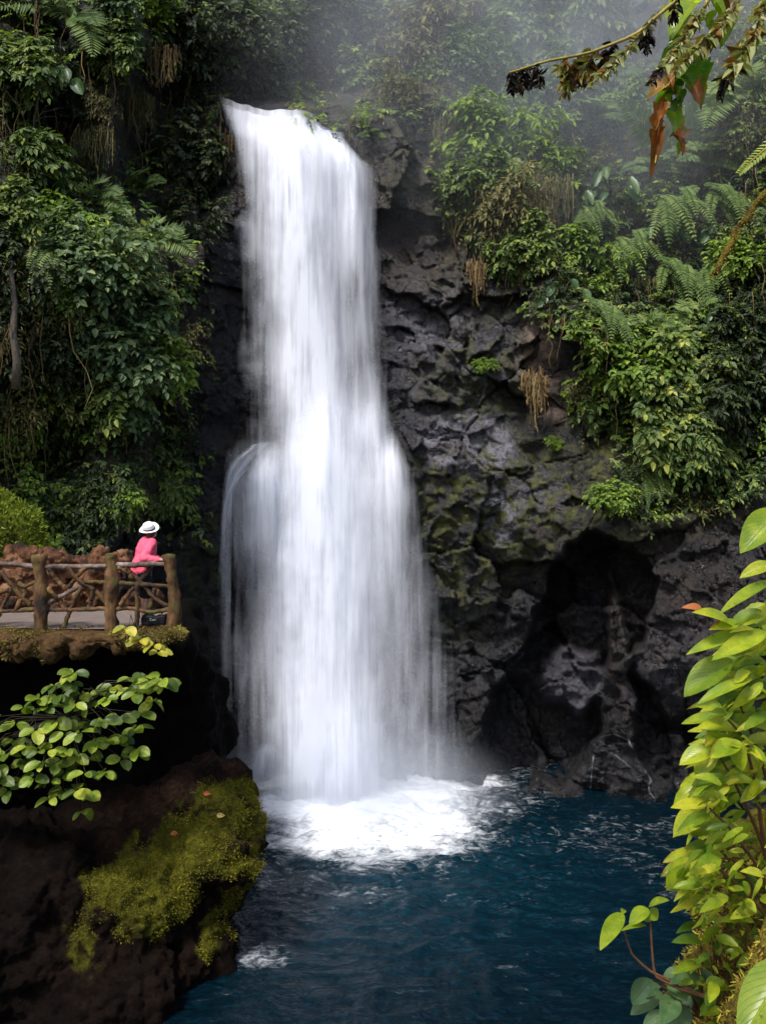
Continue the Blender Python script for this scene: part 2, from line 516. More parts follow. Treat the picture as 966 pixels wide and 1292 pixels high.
def ell(px, py, cx, cy, rx, ry, rot=0.0, soft=.25):
    a = R(rot); dx, dy = px - cx, py - cy
    x = dx * math.cos(a) + dy * math.sin(a); y = -dx * math.sin(a) + dy * math.cos(a)
    return sstep(1 + soft, 1 - soft, np.sqrt((x / rx) ** 2 + (y / ry) ** 2))


VEG_POLYS = [
    [(-400, -400), (262, -400), (262, 130), (268, 170), (255, 330), (238, 420), (226, 500), (238, 590), (225, 650), (150, 665), (-400, 640)],
    [(200, -400), (1500, -400), (1500, 590), (966, 560), (925, 590), (880, 640), (800, 650), (765, 600), (742, 560), (735, 480), (690, 420), (685, 330), (640, 345), (590, 300), (566, 215), (540, 140), (500, 126), (430, 140), (250, 110)],
]


def veg_mask(px, py, wob=26):
    q = np.stack([px / 55, py / 55, px * 0], 1)
    ax = px + wob * vnoise(q, 3); ay = py + wob * vnoise(q, 9)
    return np.any([in_poly(ax, ay, p) for p in VEG_POLYS], axis=0)


gx = axis(-900, -60, 1030, 1900, 2.1, 28)
gy = axis(-700, -30, 1060, 1170, 2.1, 28)
GXX, GYY = np.meshgrid(gx, gy)
px, py = GXX.ravel(), GYY.ravel()
Y = base_Y(px, py)
pw = np.stack([(px - 483) / F * Y, Y, CAMZ - (py - 646) / F * Y], 1)
veg = veg_mask(px, py).astype(float)
# soft edge for the covered part
warp = np.stack([fbm(pw * .4, 3, 5), fbm(pw * .4, 3, 25), fbm(pw * .4, 3, 45)], 1)
fine = np.stack([vnoise(pw * 2.3, 6), vnoise(pw * 2.3, 26), vnoise(pw * 2.3, 46)], 1)
f1, f2, cid, tilt = worley(pw * np.array([.36, .36, .42]) + warp * .13 + fine * .035, 4)
g1, g2, cid2, tilt2 = worley(pw * np.array([.95, .95, 1.25]) + warp * .30 + fine * .09, 14)
h1, h2, cid3, tilt3 = worley(pw * np.array([2.3, 2.3, 3.6]) + warp * .6 + fine * .22, 24)
bare = 1 - veg
cm = sstep(-.15, .25, fbm(pw * .6, 3, 71)); cm2 = sstep(.0, .35, fbm(pw * .8, 3, 81))
crack = np.exp(-((f2 - f1) / .016) ** 2) * (.35 + .65 * cm)
crack2 = np.exp(-((g2 - g1) / .022) ** 2) * cm2
rough_zone = np.clip(ell(px, py, 530, 420, 70, 150, 0, .5) + ell(px, py, 560, 780, 60, 160, 0, .5) + .25, 0, 1)
ridge = 1 - np.abs(fbm(pw * .9, 5, 91))
disp = fbm(pw * .22, 4, 2) * (.5 + .9 * veg) + fbm(pw * 1.6, 6, 8) * .10 - (ridge - .6) * .22
disp -= (.3 + .7 * bare) * ((cid - .5) * .7 + tilt * 1.0)
disp -= (.25 + .75 * bare) * ((cid2 - .5) * .22 + tilt2 * .42) * (.4 + .6 * rough_zone)
disp -= bare * ((cid3 - .5) * .13 + tilt3 * .20) * (.25 + .75 * rough_zone)
disp += bare * (crack * .22 + crack2 * .10)
wet = ell(px, py, 400, 560, 130, 520, 0, .3)
disp *= 1 - .45 * wet
# the cave low on the right and its buttresses
wob = fbm(np.stack([px / 34, py / 34, px * 0], 1), 3, 61)
cx, cy = px + 9 * wob, py + 9 * np.roll(wob, 77)
cave = np.maximum.reduce([ell(cx, cy, 757, 760, 66, 82, 12, .06), ell(cx, cy, 690, 905, 62, 80, 25, .2) * .75,
                          ell(cx, cy, 712, 800, 40, 70, 25, .2) * .8, ell(cx, cy, 822, 930, 22, 85, -22, .3) * .55,
                          ell(cx, cy, 655, 960, 45, 34, 0, .3) * .6, ell(cx, cy, 870, 960, 34, 52, -20, .3) * .45])
ribs = np.maximum.reduce([ell(cx, cy, 782, 838, 17, 105, -5, .3), ell(cx, cy, 838, 800, 60, 120, -18, .3) * .3])
light_block = ell(cx, cy, 722, 855, 40, 42, 20, .25)
disp += cave * (2.9 + .7 * fbm(pw * .9, 4, 29)) * (1 - .8 * ribs) - light_block * cave * 1.9 - ribs * .5
# ledges in the fall
disp -= ell(px, py, 326, 640, 34, 52, 0, .5) * .9 + ell(px, py, 488, 600, 34, 56, 0, .5) * .75
# hollows of shade in the left growth and beyond the lip
disp += ell(px, py, 215, 190, 62, 105, 0, .5) * 2.2 + ell(px, py, 400, 92, 120, 40, 0, .6) * 1.6 + ell(px, py, 75, 575, 30, 34, 0, .4) * 1.2
Y = Y + disp
GY = Y.reshape(GXX.shape)
V = np.stack([(px - 483) / F * Y, Y, CAMZ - (py - 646) / F * Y], 1)
moss = np.clip(ell(px, py, 680, 640, 170, 75, -12, .6) * .85 + ell(px, py, 600, 700, 50, 110, 12, .5) * .6 + ell(px, py, 600, 480, 70, 60, 0, .5) * .7 + ell(px, py, 520, 640, 40, 60, 0, .5) * .3 + ell(px, py, 840, 640, 90, 40, 0, .5) * .4
               + ell(px, py, 640, 600, 120, 50, 0, .5) * .4 + ell(px, py, 560, 190, 90, 90, 30, .5) * .55 + ell(px, py, 260, 700, 30, 60, 0, .5) * .7 + veg * .45
               + ell(px, py, 620, 340, 80, 90, 0, .5) * .35, 0, 1) * (1 - cave)
clay = np.clip(ell(px, py, 680, 440, 26, 62, 8, .4) * .9 + ell(px, py, 712, 505, 42, 30, 0, .4) * .85, 0, 1)
brown = np.clip(ell(px, py, 580, 250, 110, 140, 20, .5) * 1.0 + ell(px, py, 880, 680, 130, 100, 0, .5) * .45 + ribs * .8 + ell(px, py, 230, 400, 50, 160, 0, .5) * .6 + veg * .5, 0, 1)
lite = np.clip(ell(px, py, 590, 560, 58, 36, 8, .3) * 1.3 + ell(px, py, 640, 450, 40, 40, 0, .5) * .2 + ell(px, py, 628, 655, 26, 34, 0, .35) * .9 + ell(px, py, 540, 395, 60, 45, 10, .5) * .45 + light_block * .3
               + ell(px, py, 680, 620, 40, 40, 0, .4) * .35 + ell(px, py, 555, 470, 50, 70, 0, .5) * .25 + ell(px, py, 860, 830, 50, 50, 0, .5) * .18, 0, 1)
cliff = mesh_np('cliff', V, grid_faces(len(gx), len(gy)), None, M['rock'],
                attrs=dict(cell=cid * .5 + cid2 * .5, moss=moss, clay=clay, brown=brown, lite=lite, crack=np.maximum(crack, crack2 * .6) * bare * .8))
tag(cliff, kind='structure')


def cliff_Y(px, py):
    px = np.atleast_1d(np.asarray(px, float)); py = np.atleast_1d(np.asarray(py, float))
    i = np.clip(np.searchsorted(gx, px) - 1, 0, len(gx) - 2); j = np.clip(np.searchsorted(gy, py) - 1, 0, len(gy) - 2)
    u = np.clip((px - gx[i]) / (gx[i + 1] - gx[i]), 0, 1); v = np.clip((py - gy[j]) / (gy[j + 1] - gy[j]), 0, 1)
    return GY[j, i] * (1 - u) * (1 - v) + GY[j, i + 1] * u * (1 - v) + GY[j + 1, i] * (1 - u) * v + GY[j + 1, i + 1] * u * v


# ------------------------------------------------------------------ ground sheet and pool
gs = MB(); gs.add([(-400, -400, -4), (400, -400, -4), (400, 400, -4), (-400, 400, -4)], [(0, 1, 2, 3)])
M['bed'] = mat_plain('river_bed', (.03, .028, .025), .9)
tag(gs.build('ground', M['bed']), kind='structure')
wx = axis(-40, -11, 12, 40, .07, 1.6); wy = axis(-30, 9.5, 24.5, 34, .07, 1.6)
WX, WY = np.meshgrid(wx, wy)
x, y = WX.ravel(), WY.ravel()
wp = np.stack([x, y * 1.3, x * 0], 1)
FC = np.array([-.65, 21.6])          # where the fall lands
d = np.sqrt(((x - FC[0]) / 3.4) ** 2 + ((y - FC[1]) / 2.9) ** 2)
near = np.exp(-(d / 1.5) ** 2)
amp = .05 + .12 * near
wq = wp + .35 * np.stack([vnoise(wp * .8, 8), vnoise(wp * .8, 18), x * 0], 1)
crest = 1 - np.abs(fbm(wq * np.array([.85, 1.5, 1]), 4, 3))
z = amp * (crest * 1.2 - .9 + .4 * fbm(wq * np.array([2.6, 4.2, 1]), 3, 23)) + .16 * sstep(1.25, .2, d) * (1 + .35 * fbm(wp * 1.2, 3, 77))
ang = fbm(wp * .7, 4, 91)
dx = np.where(x > FC[0], (x - FC[0]) / 5.4, (x - FC[0]) / 4.3)
dd = np.sqrt(dx ** 2 + ((y - FC[1]) / 5.2) ** 2) + .13 * ang
core = np.exp(-(dd.clip(0) / .74) ** 2)
mid = .70 * np.exp(-(dd.clip(0) / 1.25) ** 2)
edge_r = sstep(.9, .1, np.abs(y - cliff_Y(483 + x / y.clip(5) * F, 646 + CAMZ / y.clip(5) * F))) * .40 * (x > 1)
far = .36 * sstep(2.8, .9, dd) + .13 * sstep(0.1, .8, fbm(wp * .28, 3, 33) + .3)
lap = .75 * np.exp(-(((x + 2.2) / .9) ** 2 + ((y - 13.9) / .6) ** 2))
foam = np.clip(np.maximum.reduce([core * 1.75, mid, edge_r, far, lap]), 0, 1.75)
teal = np.clip(.15 + .85 * np.exp(-(((x - .3) / 4.4) ** 2 + ((y - 17.4) / 3.6) ** 2)), 0, 1)
water = mesh_np('water', np.stack([x, y, z], 1), grid_faces(len(wx), len(wy)), None, M['pool'], attrs=dict(foam=foam, teal=teal))
tag(water, kind='structure')

# ------------------------------------------------------------------ the waterfall
fall = tag(empty('waterfall', (-1.5, 22.4, 0)), 'tall white waterfall dropping over dark rock into the blue pool', 'waterfall')


def sheet(name, rows, nu=40, nv=160, prof=(.5, .5), bulge=.3, uoff=0.0, wig=.0, arch=0.0, soft=0.0, power=1.0):
    """rows: (py, px_left, px_right, Y, density) down the flow; a bowed curtain of water with ragged, open edges"""
    rows = np.array(rows, float)
    yy = np.linspace(rows[0, 0], rows[-1, 0], nv)
    def it(c):
        v = np.interp(yy, rows[:, 0], rows[:, c])
        k = max(3, nv // 18) | 1
        return np.convolve(np.pad(v, k // 2, mode='edge'), np.ones(k) / k, 'valid')
    L, Rr, D, A = it(1), it(2), it(3), it(4)
    u = np.linspace(0, 1, nu)
    U, VV = np.meshgrid(u, yy)
    PX = L[:, None] + (Rr - L)[:, None] * U
    bow = np.sin(np.pi * U)
    w1 = fbm(np.stack([U.ravel() * 5 + uoff, VV.ravel() / 260, U.ravel() * 0 + uoff], 1), 3, 7).reshape(U.shape)
    w2 = fbm(np.stack([U.ravel() * 2 + uoff * 3, VV.ravel() / 75, U.ravel() * 0 + uoff], 1), 4, 17).reshape(U.shape)
    DD = D[:, None] - bulge * bow - .12 * w1
    PX = PX + wig * w1
    y0 = rows[0, 0]
    top = sstep(0, 1, (VV - y0 - arch * (2 * U - 1) ** 2 + 6 * w2) / soft) if soft else 1.0
    jag = 5 * vnoise(np.stack([PX.ravel() / 24, PX.ravel() * 0 + 3.3, PX.ravel() * 0], 1), 4).reshape(PX.shape) + 1.6 * vnoise(np.stack([PX.ravel() / 8, PX.ravel() * 0 + 1.3, PX.ravel() * 0], 1), 14).reshape(PX.shape)
    VV = VV + (np.interp(PX, [268, 300, 350, 400, 430, 465], [-5, 4, 9, 17, 30, 52]) + jag) * sstep(230, 126, VV)
    pt = np.stack([(PX - 483) / F * DD, DD, CAMZ - (VV - 646) / F * DD], -1).reshape(-1, 3)
    Ue = np.clip(U + .07 * w2, 0, 1)
    dens = A[:, None] * (sstep(0, prof[0], Ue) * sstep(1, 1 - prof[1], Ue)) ** power * sstep(0, .06, U) * sstep(1, .94, U) * top * (1 + .18 * w2)
    uvx = (PX - 483) / F * 22 + uoff * 7.3
    uvy = -(VV - 646) / F * 22 + uoff * 3.1
    return mesh_np(name, pt - np.array(fall.location), grid_faces(nu, nv), None, M['fall'], fall, attrs=dict(dens=np.clip(dens, 0, 1).ravel()),
                   uv=np.stack([uvx.ravel(), uvy.ravel()], 1))


# thin veil over the full width
sheet('veil', [(136, 268, 432, 23.5, .2), (150, 276, 454, 23.1, .75), (200, 286, 480, 22.85, .62), (300, 290, 490, 22.7, .46), (420, 290, 498, 22.6, .40),
               (520, 284, 512, 22.5, .42), (600, 274, 530, 22.4, .40), (720, 272, 560, 22.3, .27), (860, 270, 592, 22.2, .21), (985, 272, 612, 22.1, .2), (1020, 276, 608, 22.0, 0)], 70, 200, (.3, .42), .3, .3)
# bright main stream
sheet('main_stream', [(128, 264, 412, 23.9, .3), (138, 272, 424, 23.4, 1), (160, 288, 440, 23.0, 1), (200, 300, 428, 22.75, 1), (300, 308, 430, 22.55, 1), (420, 326, 446, 22.45, 1),
                      (520, 332, 462, 22.3, 1), (640, 330, 480, 22.1, 1), (760, 328, 500, 22.0, 1), (900, 326, 506, 21.9, 1), (990, 318, 514, 21.8, 1), (1035, 310, 520, 21.6, .0)], 60, 200, (.46, .48), .35, 1.2, power=.8)
# over the right part of the lip
sheet('right_stream', [(140, 366, 436, 23.8, .4), (150, 376, 452, 23.4, 1), (175, 384, 470, 23.1, .95), (220, 388, 482, 22.9, .74), (330, 390, 488, 22.75, .50), (450, 402, 496, 22.7, .36),
                       (540, 412, 506, 22.5, .5), (640, 422, 520, 22.3, .5), (760, 430, 530, 22.2, .26), (900, 436, 545, 22.1, .18), (1000, 440, 550, 22.0, .2)], 44, 160, (.5, .4), .25, 2.9)
# broad lower fall below the ledges
sheet('lower_stream', [(470, 352, 478, 22.4, .9), (600, 316, 502, 22.0, .95), (700, 316, 500, 21.85, .85), (800, 318, 500, 21.8, .8), (920, 318, 504, 21.7, .85), (985, 310, 518, 21.6, .85), (1030, 300, 528, 21.5, .0)], 60, 180, (.42, .45), .4, 4.4, 0, 60, 110, .9)
# burst off the right ledge
sheet('right_burst', [(536, 452, 520, 22.0, .9), (570, 450, 522, 21.8, 1), (600, 446, 528, 21.7, .95), (650, 440, 538, 21.7, .6), (720, 440, 556, 21.75, .36), (820, 446, 586, 21.8, .29), (960, 450, 622, 21.9, .28), (1010, 452, 626, 21.9, .16)], 44, 160, (.5, .5), .15, 6.1, 0, 34, 44)
sheet('right_burst', [(480, 420, 508, 22.3, .5), (560, 424, 516, 22.1, .6), (640, 424, 524, 22.0, .4), (760, 430, 540, 22.0, .2), (900, 436, 560, 22.0, .1)], 40, 140, (.5, .5), .15, 21.3, 0, 50, 70)
# spill off the left ledge
sheet('left_burst', [(566, 296, 362, 21.9, .9), (600, 290, 366, 21.65, .95), (640, 282, 370, 21.6, .62), (690, 278, 372, 21.65, .32), (780, 276, 372, 21.75, .2), (900, 278, 368, 21.8, .17), (1000, 280, 360, 21.8, .15)], 40, 150, (.5, .5), .12, 7.7, 0, 36, 46)
sheet('left_burst', [(540, 314, 380, 22.0, .5), (610, 298, 386, 21.8, .55), (680, 292, 388, 21.8, .36), (800, 290, 390, 21.8, .22), (950, 292, 390, 21.7, .2)], 36, 120, (.5, .5), .12, 15.2, 0, 40, 60)
# stray threads curving off the left ledge
for k_, (x0, y0_, x1, w_, d_) in enumerate([(330, 560, 284, 9, .6), (322, 574, 290, 7, .55), (340, 558, 297, 12, .35), (318, 588, 280, 6, .5)]):
    sheet('thread', [(y0_, x0 - w_, x0 + w_, 21.9, .1), (y0_ + 6, x0 * .72 + x1 * .28 - w_, x0 * .72 + x1 * .28 + w_, 21.7, d_), (y0_ + 16, x0 * .4 + x1 * .6 - w_, x0 * .4 + x1 * .6 + w_, 21.6, d_),
                     (y0_ + 42, x1 + 3 - w_, x1 + 3 + w_, 21.55, d_ * .8), (y0_ + 110, x1 - w_, x1 + w_, 21.6, d_ * .5), (y0_ + 230, x1 - w_, x1 + w_, 21.7, d_ * .3), (y0_ + 400, x1 - w_ + 2, x1 + w_ + 2, 21.8, .12)], 12, 110, (.5, .5), .04, 9.4 + k_ * 3.1, 2.5)
sheet('thread', [(928, 326, 352, 21.6, .3), (944, 314, 358, 21.5, .7), (966, 304, 354, 21.4, .5), (995, 294, 350, 21.3, .2)], 20, 40, (.5, .5), .1, 11.0, 0, 14, 18)

# ------------------------------------------------------------------ drifting spray (real volumes)
def spray(name, c, r, dens, label):
    mb = MB(); mb.ball((0, 0, 0), r, 24, 14)
    t = NT(name)
    co = t.coord()
    sc = t.scale(co, tuple(1 / q for q in r))
    ln = t.n('VectorMath', operation='LENGTH', i={0: sc}).outputs['Value']
    k = t.mapr(ln, 1.0, .15)
    n = t.mapr(t.noise(co, .35, 3, .5), .3, .7, .4, 1.3)
    pv = t.n('VolumePrincipled', i={'Color': (.86, .91, 1, 1), 'Density': t.math('MULTIPLY', t.math('MULTIPLY', k, n), dens), 'Anisotropy': .2})
    t.t.links.new(pv.outputs[0], t.out.inputs['Volume'])
    o = mb.build(name, t.m); o.location = c
    return tag(o, label, kind='stuff')


MIST = True
if MIST:
    spray('mist', tuple(P(700, 110, 25.6)), (14.0, 5.6, 10.2), .082, 'thin drifting mist in the gorge above the fall')
    spray('spray', (-.7, 20.9, .2), (4.8, 2.6, 2.6), .52, 'fine spray hanging over the foot of the fall')

# white trickles running over the rocks at the water's edge
def trickle(pts, w, label):
    pts = np.array(pts, float); n = 40; tt = np.linspace(0, 1, n); ss = np.linspace(0, 1, len(pts))
    X = np.interp(tt, ss, pts[:, 0]) + 1.2 * vnoise(np.stack([tt * 9, tt * 0 + w, tt * 0 + pts[0, 0]], 1), 5); Yp = np.interp(tt, ss, pts[:, 1])
    rows = []
    ww = w * (.6 + .6 * np.abs(vnoise(np.stack([tt * 7, tt * 0, tt * 0 + pts[0, 0]], 1), 15)))
    for sgn in (-.5, -.17, .17, .5):
        xx = X + sgn * ww; D = cliff_Y(xx, Yp) - .05 - .03 * (abs(sgn) < .3)
        rows.append(np.stack([(xx - 483) / F * D, D, CAMZ - (Yp - 646) / F * D], 1))
    v = np.stack(rows, 1).reshape(-1, 3)
    dens = np.tile([.1, .8, .8, .1], n) * np.repeat(sstep(0, .12, tt) * sstep(1, .9, tt) * .32, 4)
    uv = np.stack([np.tile([0, .1, .2, .3], n) + pts[0, 0], np.repeat(tt * 3, 4)], 1)
    o = mesh_np('trickle', v - v[0], grid_faces(4, n), None, M['fall'], None, dict(dens=dens), uv=uv); o.location = v[0]
    tag(o, label, 'trickle', 'white trickles over the rocks at the pool edge')
trickle([(752, 930), (775, 926), (792, 934), (800, 948)], 2.5, 'thin white trickle curving over the top of the rock in the cave mouth')
trickle([(757, 945), (775, 952), (792, 966), (800, 972)], 3.0, 'slanting white trickle across the face of the rock in the cave mouth')
trickle([(812, 968), (820, 985), (818, 1000), (826, 1008)], 4.0, 'broken white trickle right of the rock in the cave mouth')
trickle([(748, 950), (746, 975), (744, 1000)], 2.5, 'upright white trickle left of the rock in the cave mouth')
trickle([(852, 985), (858, 998), (864, 1008)], 3.0, 'short white trickle nearest the sunlit leaves on the right')

# ------------------------------------------------------------------ light, sky, camera
SUN_EL, SUN_AZ = R(56), R(212)       # azimuth clockwise from +Y: behind the viewpoint, to the left
sd = Vector((math.sin(SUN_AZ) * math.cos(SUN_EL), math.cos(SUN_AZ) * math.cos(SUN_EL), math.sin(SUN_EL)))
sl = bpy.data.lights.new('sun', 'SUN'); sl.energy = 2.1; sl.angle = R(9); sl.color = (1, .985, .96)
so = bpy.data.objects.new('sun', sl); COL.objects.link(so)
so.rotation_euler = (-sd).to_track_quat('-Z', 'Y').to_euler()
W = bpy.data.worlds.new('World'); SC.world = W; W.use_nodes = True
wt = W.node_tree; wt.nodes.clear()
sk = wt.nodes.new('ShaderNodeTexSky'); sk.sky_type = 'NISHITA'; sk.sun_disc = False
sk.sun_elevation = SUN_EL; sk.sun_rotation = SUN_AZ; sk.air_density = 1.0; sk.dust_density = 3.0; sk.ozone_density = 1.0
bg = wt.nodes.new('ShaderNodeBackground'); bg.inputs['Strength'].default_value = .125
wo = wt.nodes.new('ShaderNodeOutputWorld')
wt.links.new(sk.outputs[0], bg.inputs[0]); wt.links.new(bg.outputs[0], wo.inputs[0])
cam = bpy.data.cameras.new('camera'); co_ = bpy.data.objects.new('camera', cam); COL.objects.link(co_)
co_.location = (0, 0, CAMZ); co_.rotation_euler = (R(90), 0, 0)
cam.sensor_fit = 'VERTICAL'; cam.sensor_height = 24; cam.lens = 24 * F / 1292; cam.clip_end = 2000; cam.clip_start = .05
SC.camera = co_
vs = SC.view_settings
SC.display_settings.display_device = 'sRGB'
vs.view_transform = 'Standard'; vs.look = 'None'; vs.exposure = 1.0; vs.gamma = 1; vs.use_curve_mapping = False
cy = SC.cycles
cy.max_bounces = 8; cy.diffuse_bounces = 3; cy.glossy_bounces = 3; cy.transmission_bounces = 4; cy.transparent_max_bounces = 24; cy.volume_bounces = 1
cy.use_denoising = True
cy.sample_clamp_indirect = 6
cy.volume_step_rate = 2.0
cy.use_adaptive_sampling = True; cy.adaptive_threshold = .02
# ------------------------------------------------------------------ plants of the gorge wall
def nrmz(v): return v / (np.linalg.norm(v, axis=-1, keepdims=True) + 1e-9)


def small_leaves(pos, axis, nrm, L, Wd, fold=.16, dip=.14):
    """many small pointed leaves, two folded halves each"""
    axis = nrmz(axis); side = nrmz(np.cross(axis, nrm)); up = np.cross(side, axis)
    L = L[:, None]; Wd = Wd[:, None]
    T = [(0, 0, 0), (.30, -.5, fold), (.68, -.36, fold * .5), (1, 0, -dip), (.68, .36, fold * .5), (.30, .5, fold)]
    v = np.stack([pos + axis * L * t + side * Wd * s + up * Wd * h for t, s, h in T], 1)
    n = len(pos)
    b = np.arange(n)[:, None] * 6
    q = np.concatenate([b + np.array([0, 1, 2, 3]), b + np.array([0, 3, 4, 5])], 1).reshape(-1, 4)
    return v.reshape(-1, 3), q


def sprays(org, out, n_leaf, length, leaf, rng, droop=.5, wid=.5, mat_id=None):
    """twigs that carry alternate leaves; returns leaf arrays"""
    n = len(org)
    k = n_leaf
    t = np.linspace(.15, 1, k)[None, :, None]
    out = nrmz(out)
    ln = (length * rng.uniform(.6, 1.3, n))[:, None, None]
    down = np.array([0, 0, -1.])
    p = org[:, None, :] + out[:, None, :] * ln * t + down * ln * droop * t * t
    tang = nrmz(out[:, None, :] + down * droop * 2 * t)
    side = nrmz(np.cross(tang, np.array([0, 0, 1.]) + rng.normal(0, .25, (n, 1, 3))))
    sg = np.where(np.arange(k) % 2 == 0, 1, -1)[None, :, None]
    ax = tang * .55 + side * sg * rng.uniform(.6, 1.1, (n, k, 1)) + down * rng.uniform(0, .55, (n, k, 1)) + rng.normal(0, .15, (n, k, 3))
    ax[:, -1] = tang[:, -1] + down * .3
    nr = np.array([0, 0, 1.]) * .8 + np.array([0, -1., 0]) * .45 + out[:, None, :] * .4 + rng.normal(0, .33, (n, k, 3))
    Ls = leaf * rng.uniform(.55, 1.25, (n, k)) * rng.uniform(.8, 1.2, (n, 1))
    rr = np.clip(rng.uniform(0, 1, (n, 1)) * .55 + rng.uniform(0, 1, (n, k)) * .45, 0, 1)
    f = lambda a: a.reshape(n * k, -1)
    v, q = small_leaves(f(p), f(ax), f(nr), Ls.ravel(), Ls.ravel() * wid)
    return v, q, np.repeat(rr.ravel(), 6), p


def twig_tubes(mb, org, ends, r):
    for a, b in zip(org, ends):
        m = (a + b) / 2 + np.array([0, 0, .03])
        mb.tube([a, m, b], [r, r * .8, r * .4], 3, cap=False)


def make_shrub(n, leaf, seed, wid=.5, droop=.45, k=8, shape=(1, .7, .9), spray=.5, hollow=.45, twigs=40):
    rng = np.random.default_rng(seed)
    d = nrmz(rng.normal(0, 1, (n, 3)) + np.array([0, -.45, .15]))
    d[:, 1] = -np.abs(d[:, 1]) * np.where(rng.random(n) < .8, 1, -.4)
    # clumps: a few lobes of their own so the outline is uneven
    lob = nrmz(rng.normal(0, 1, (13, 3)) + np.array([0, -.5, .1])) * np.array(shape) * rng.uniform(.35, 1.05, (13, 1))
    which = rng.integers(0, 13, n)
    rad = rng.uniform(hollow, 1.1, n)[:, None] * rng.uniform(.14, .46, 13)[which][:, None]
    org = lob[which] * rng.uniform(.75, 1.05, (n, 1)) + d * rad * np.array(shape)
    out = d * .8 + nrmz(org) * .5 + np.array([0, -.2, .05])
    v, q, r, p = sprays(org, out, k, spray * .6, leaf, rng, droop, wid)
    mb = MB()
    ii = rng.choice(n, min(n, twigs), False)
    twig_tubes(mb, org[ii] * .35 + np.array([0, .1, -.1]), p[ii, -1], .012)
    tv, tq, tt, tr = mb.arrays()
    V = np.concatenate([v, tv]); Q = np.concatenate([q, tq + len(v)])
    return V, Q, np.concatenate([r, tr]), np.concatenate([np.zeros(len(q)), np.ones(len(tq))])


def frond(mb, start, d, L, droop, rng, n=20, wide=.26, rnd=.5, lean=(0, -1, 0)):
    s = np.linspace(0, 1, n)
    d = np.asarray(d, float) / np.linalg.norm(d)
    pts = np.asarray(start) + d * L * s[:, None] + np.array([0, 0, -1.]) * droop * L * (s ** 2)[:, None]
    tan = nrmz(np.gradient(pts, axis=0))
    nr = np.asarray(lean, float) + np.array([0, 0, .7])
    side = nrmz(np.cross(tan, nr))
    prof = np.sin(np.pi * np.clip(.12 + .86 * s, 0, 1)) ** .7
    mb.tube(pts[::3] if n > 8 else pts, np.linspace(.012, .004, len(pts[::3] if n > 8 else pts)) * L, 3, cap=False, rnd=.25)
    for sg in (-1, 1):
        ax = side * sg + tan * .38 + np.array([0, 0, -.22]) + rng.normal(0, .06, (n, 3))
        Ls = L * wide * prof * rng.uniform(.85, 1.1, n)
        v, q = small_leaves(pts, ax, np.broadcast_to(nr, ax.shape) + rng.normal(0, .15, ax.shape), Ls, np.full(n, L / n * 1.05), .1, .1)
        mb.add(v, q, None, np.repeat(np.clip(rnd + rng.normal(0, .12, n), 0, 1), 6))


def make_fern(kind, seed):
    rng = np.random.default_rng(seed); mb = MB()
    if kind == 'fan':
        for k in range(10):
            a = R(-15 + 210 * k / 9 + rng.uniform(-9, 9)); L = rng.uniform(.75, 1.1)
            frond(mb, (0, 0, 0), (math.cos(a), -rng.uniform(.35, .9), max(-.1, math.sin(a)) * .9 + .25), L, rng.uniform(.45, .8), rng, 20, .25, rng.uniform(.2, .9))
    elif kind == 'hang':
        for k in range(9):
            x = rng.uniform(-.55, .55)
            frond(mb, (x, rng.uniform(-.1, .1), rng.uniform(.1, .6)), (rng.normal(0, .3), -.55, -.1), rng.uniform(.8, 1.2), rng.uniform(.7, 1.1), rng, 22, .2, rng.uniform(.2, .8))
    elif kind == 'arch':
        for k in range(6):
            a = R((20, 70, 115, 150, 200, -10)[k] + rng.uniform(-8, 8))
            frond(mb, (0, 0, 0), (math.cos(a), -.5, math.sin(a) * .7 + .35), rng.uniform(.9, 1.25), rng.uniform(.55, .85), rng, 26, .34, rng.uniform(.35, .9))
    v, q, t, r = mb.arrays()
    return v, q, r, np.zeros(len(q))


def blade(base, axis, nrm, L, Wd, nu=5, nv=9, shape='oval', curl=.35, fold=.25, wave=0.0, rng=RNG, ragged=0.0):
    """one smooth leaf as a bent grid -> verts, quads, uv"""
    axis = np.asarray(axis, float); axis = axis / np.linalg.norm(axis)
    side = np.cross(axis, nrm); side = side / np.linalg.norm(side); up = np.cross(side, axis)
    t = np.linspace(0, 1, nv)
    if shape == 'heart': w = np.sqrt(np.clip(t + .06, 0, 1)) * (1 - t) ** .62 * 1.5
    elif shape == 'round': w = np.sin(np.pi * np.clip(t * .96 + .02, 0, 1)) ** .55
    elif shape == 'lance': w = np.sin(np.pi * t ** .8) ** .9
    else: w = np.sin(np.pi * t ** .85) ** .75
    w = np.clip(w, .02, 1.2); w[-1] = .015
    if ragged: w = w * np.clip(1 + ragged * rng.normal(0, 1, nv), .35, 1.5)
    u = np.linspace(-1, 1, nu)
    U, T = np.meshgrid(u, t)
    ww = (w * Wd / 2)[:, None]
    bend = curl * L * T ** 2
    wv = wave * Wd * np.sin(T * 9 + rng.uniform(0, 6)) * np.abs(U)
    h = np.abs(U) ** 1.3 * ww * fold * 2 + wv - bend
    along = L * (T - .12 * curl * T ** 2) - (.10 * L * np.abs(U) * (T < .12) if shape == 'heart' else 0)
    v = np.asarray(base) + along[..., None] * axis + (U * ww)[..., None] * side + h[..., None] * up
    uv = np.stack([U * .5 + .5, T], -1)
    return v.reshape(-1, 3), grid_faces(nu, nv), uv.reshape(-1, 2)


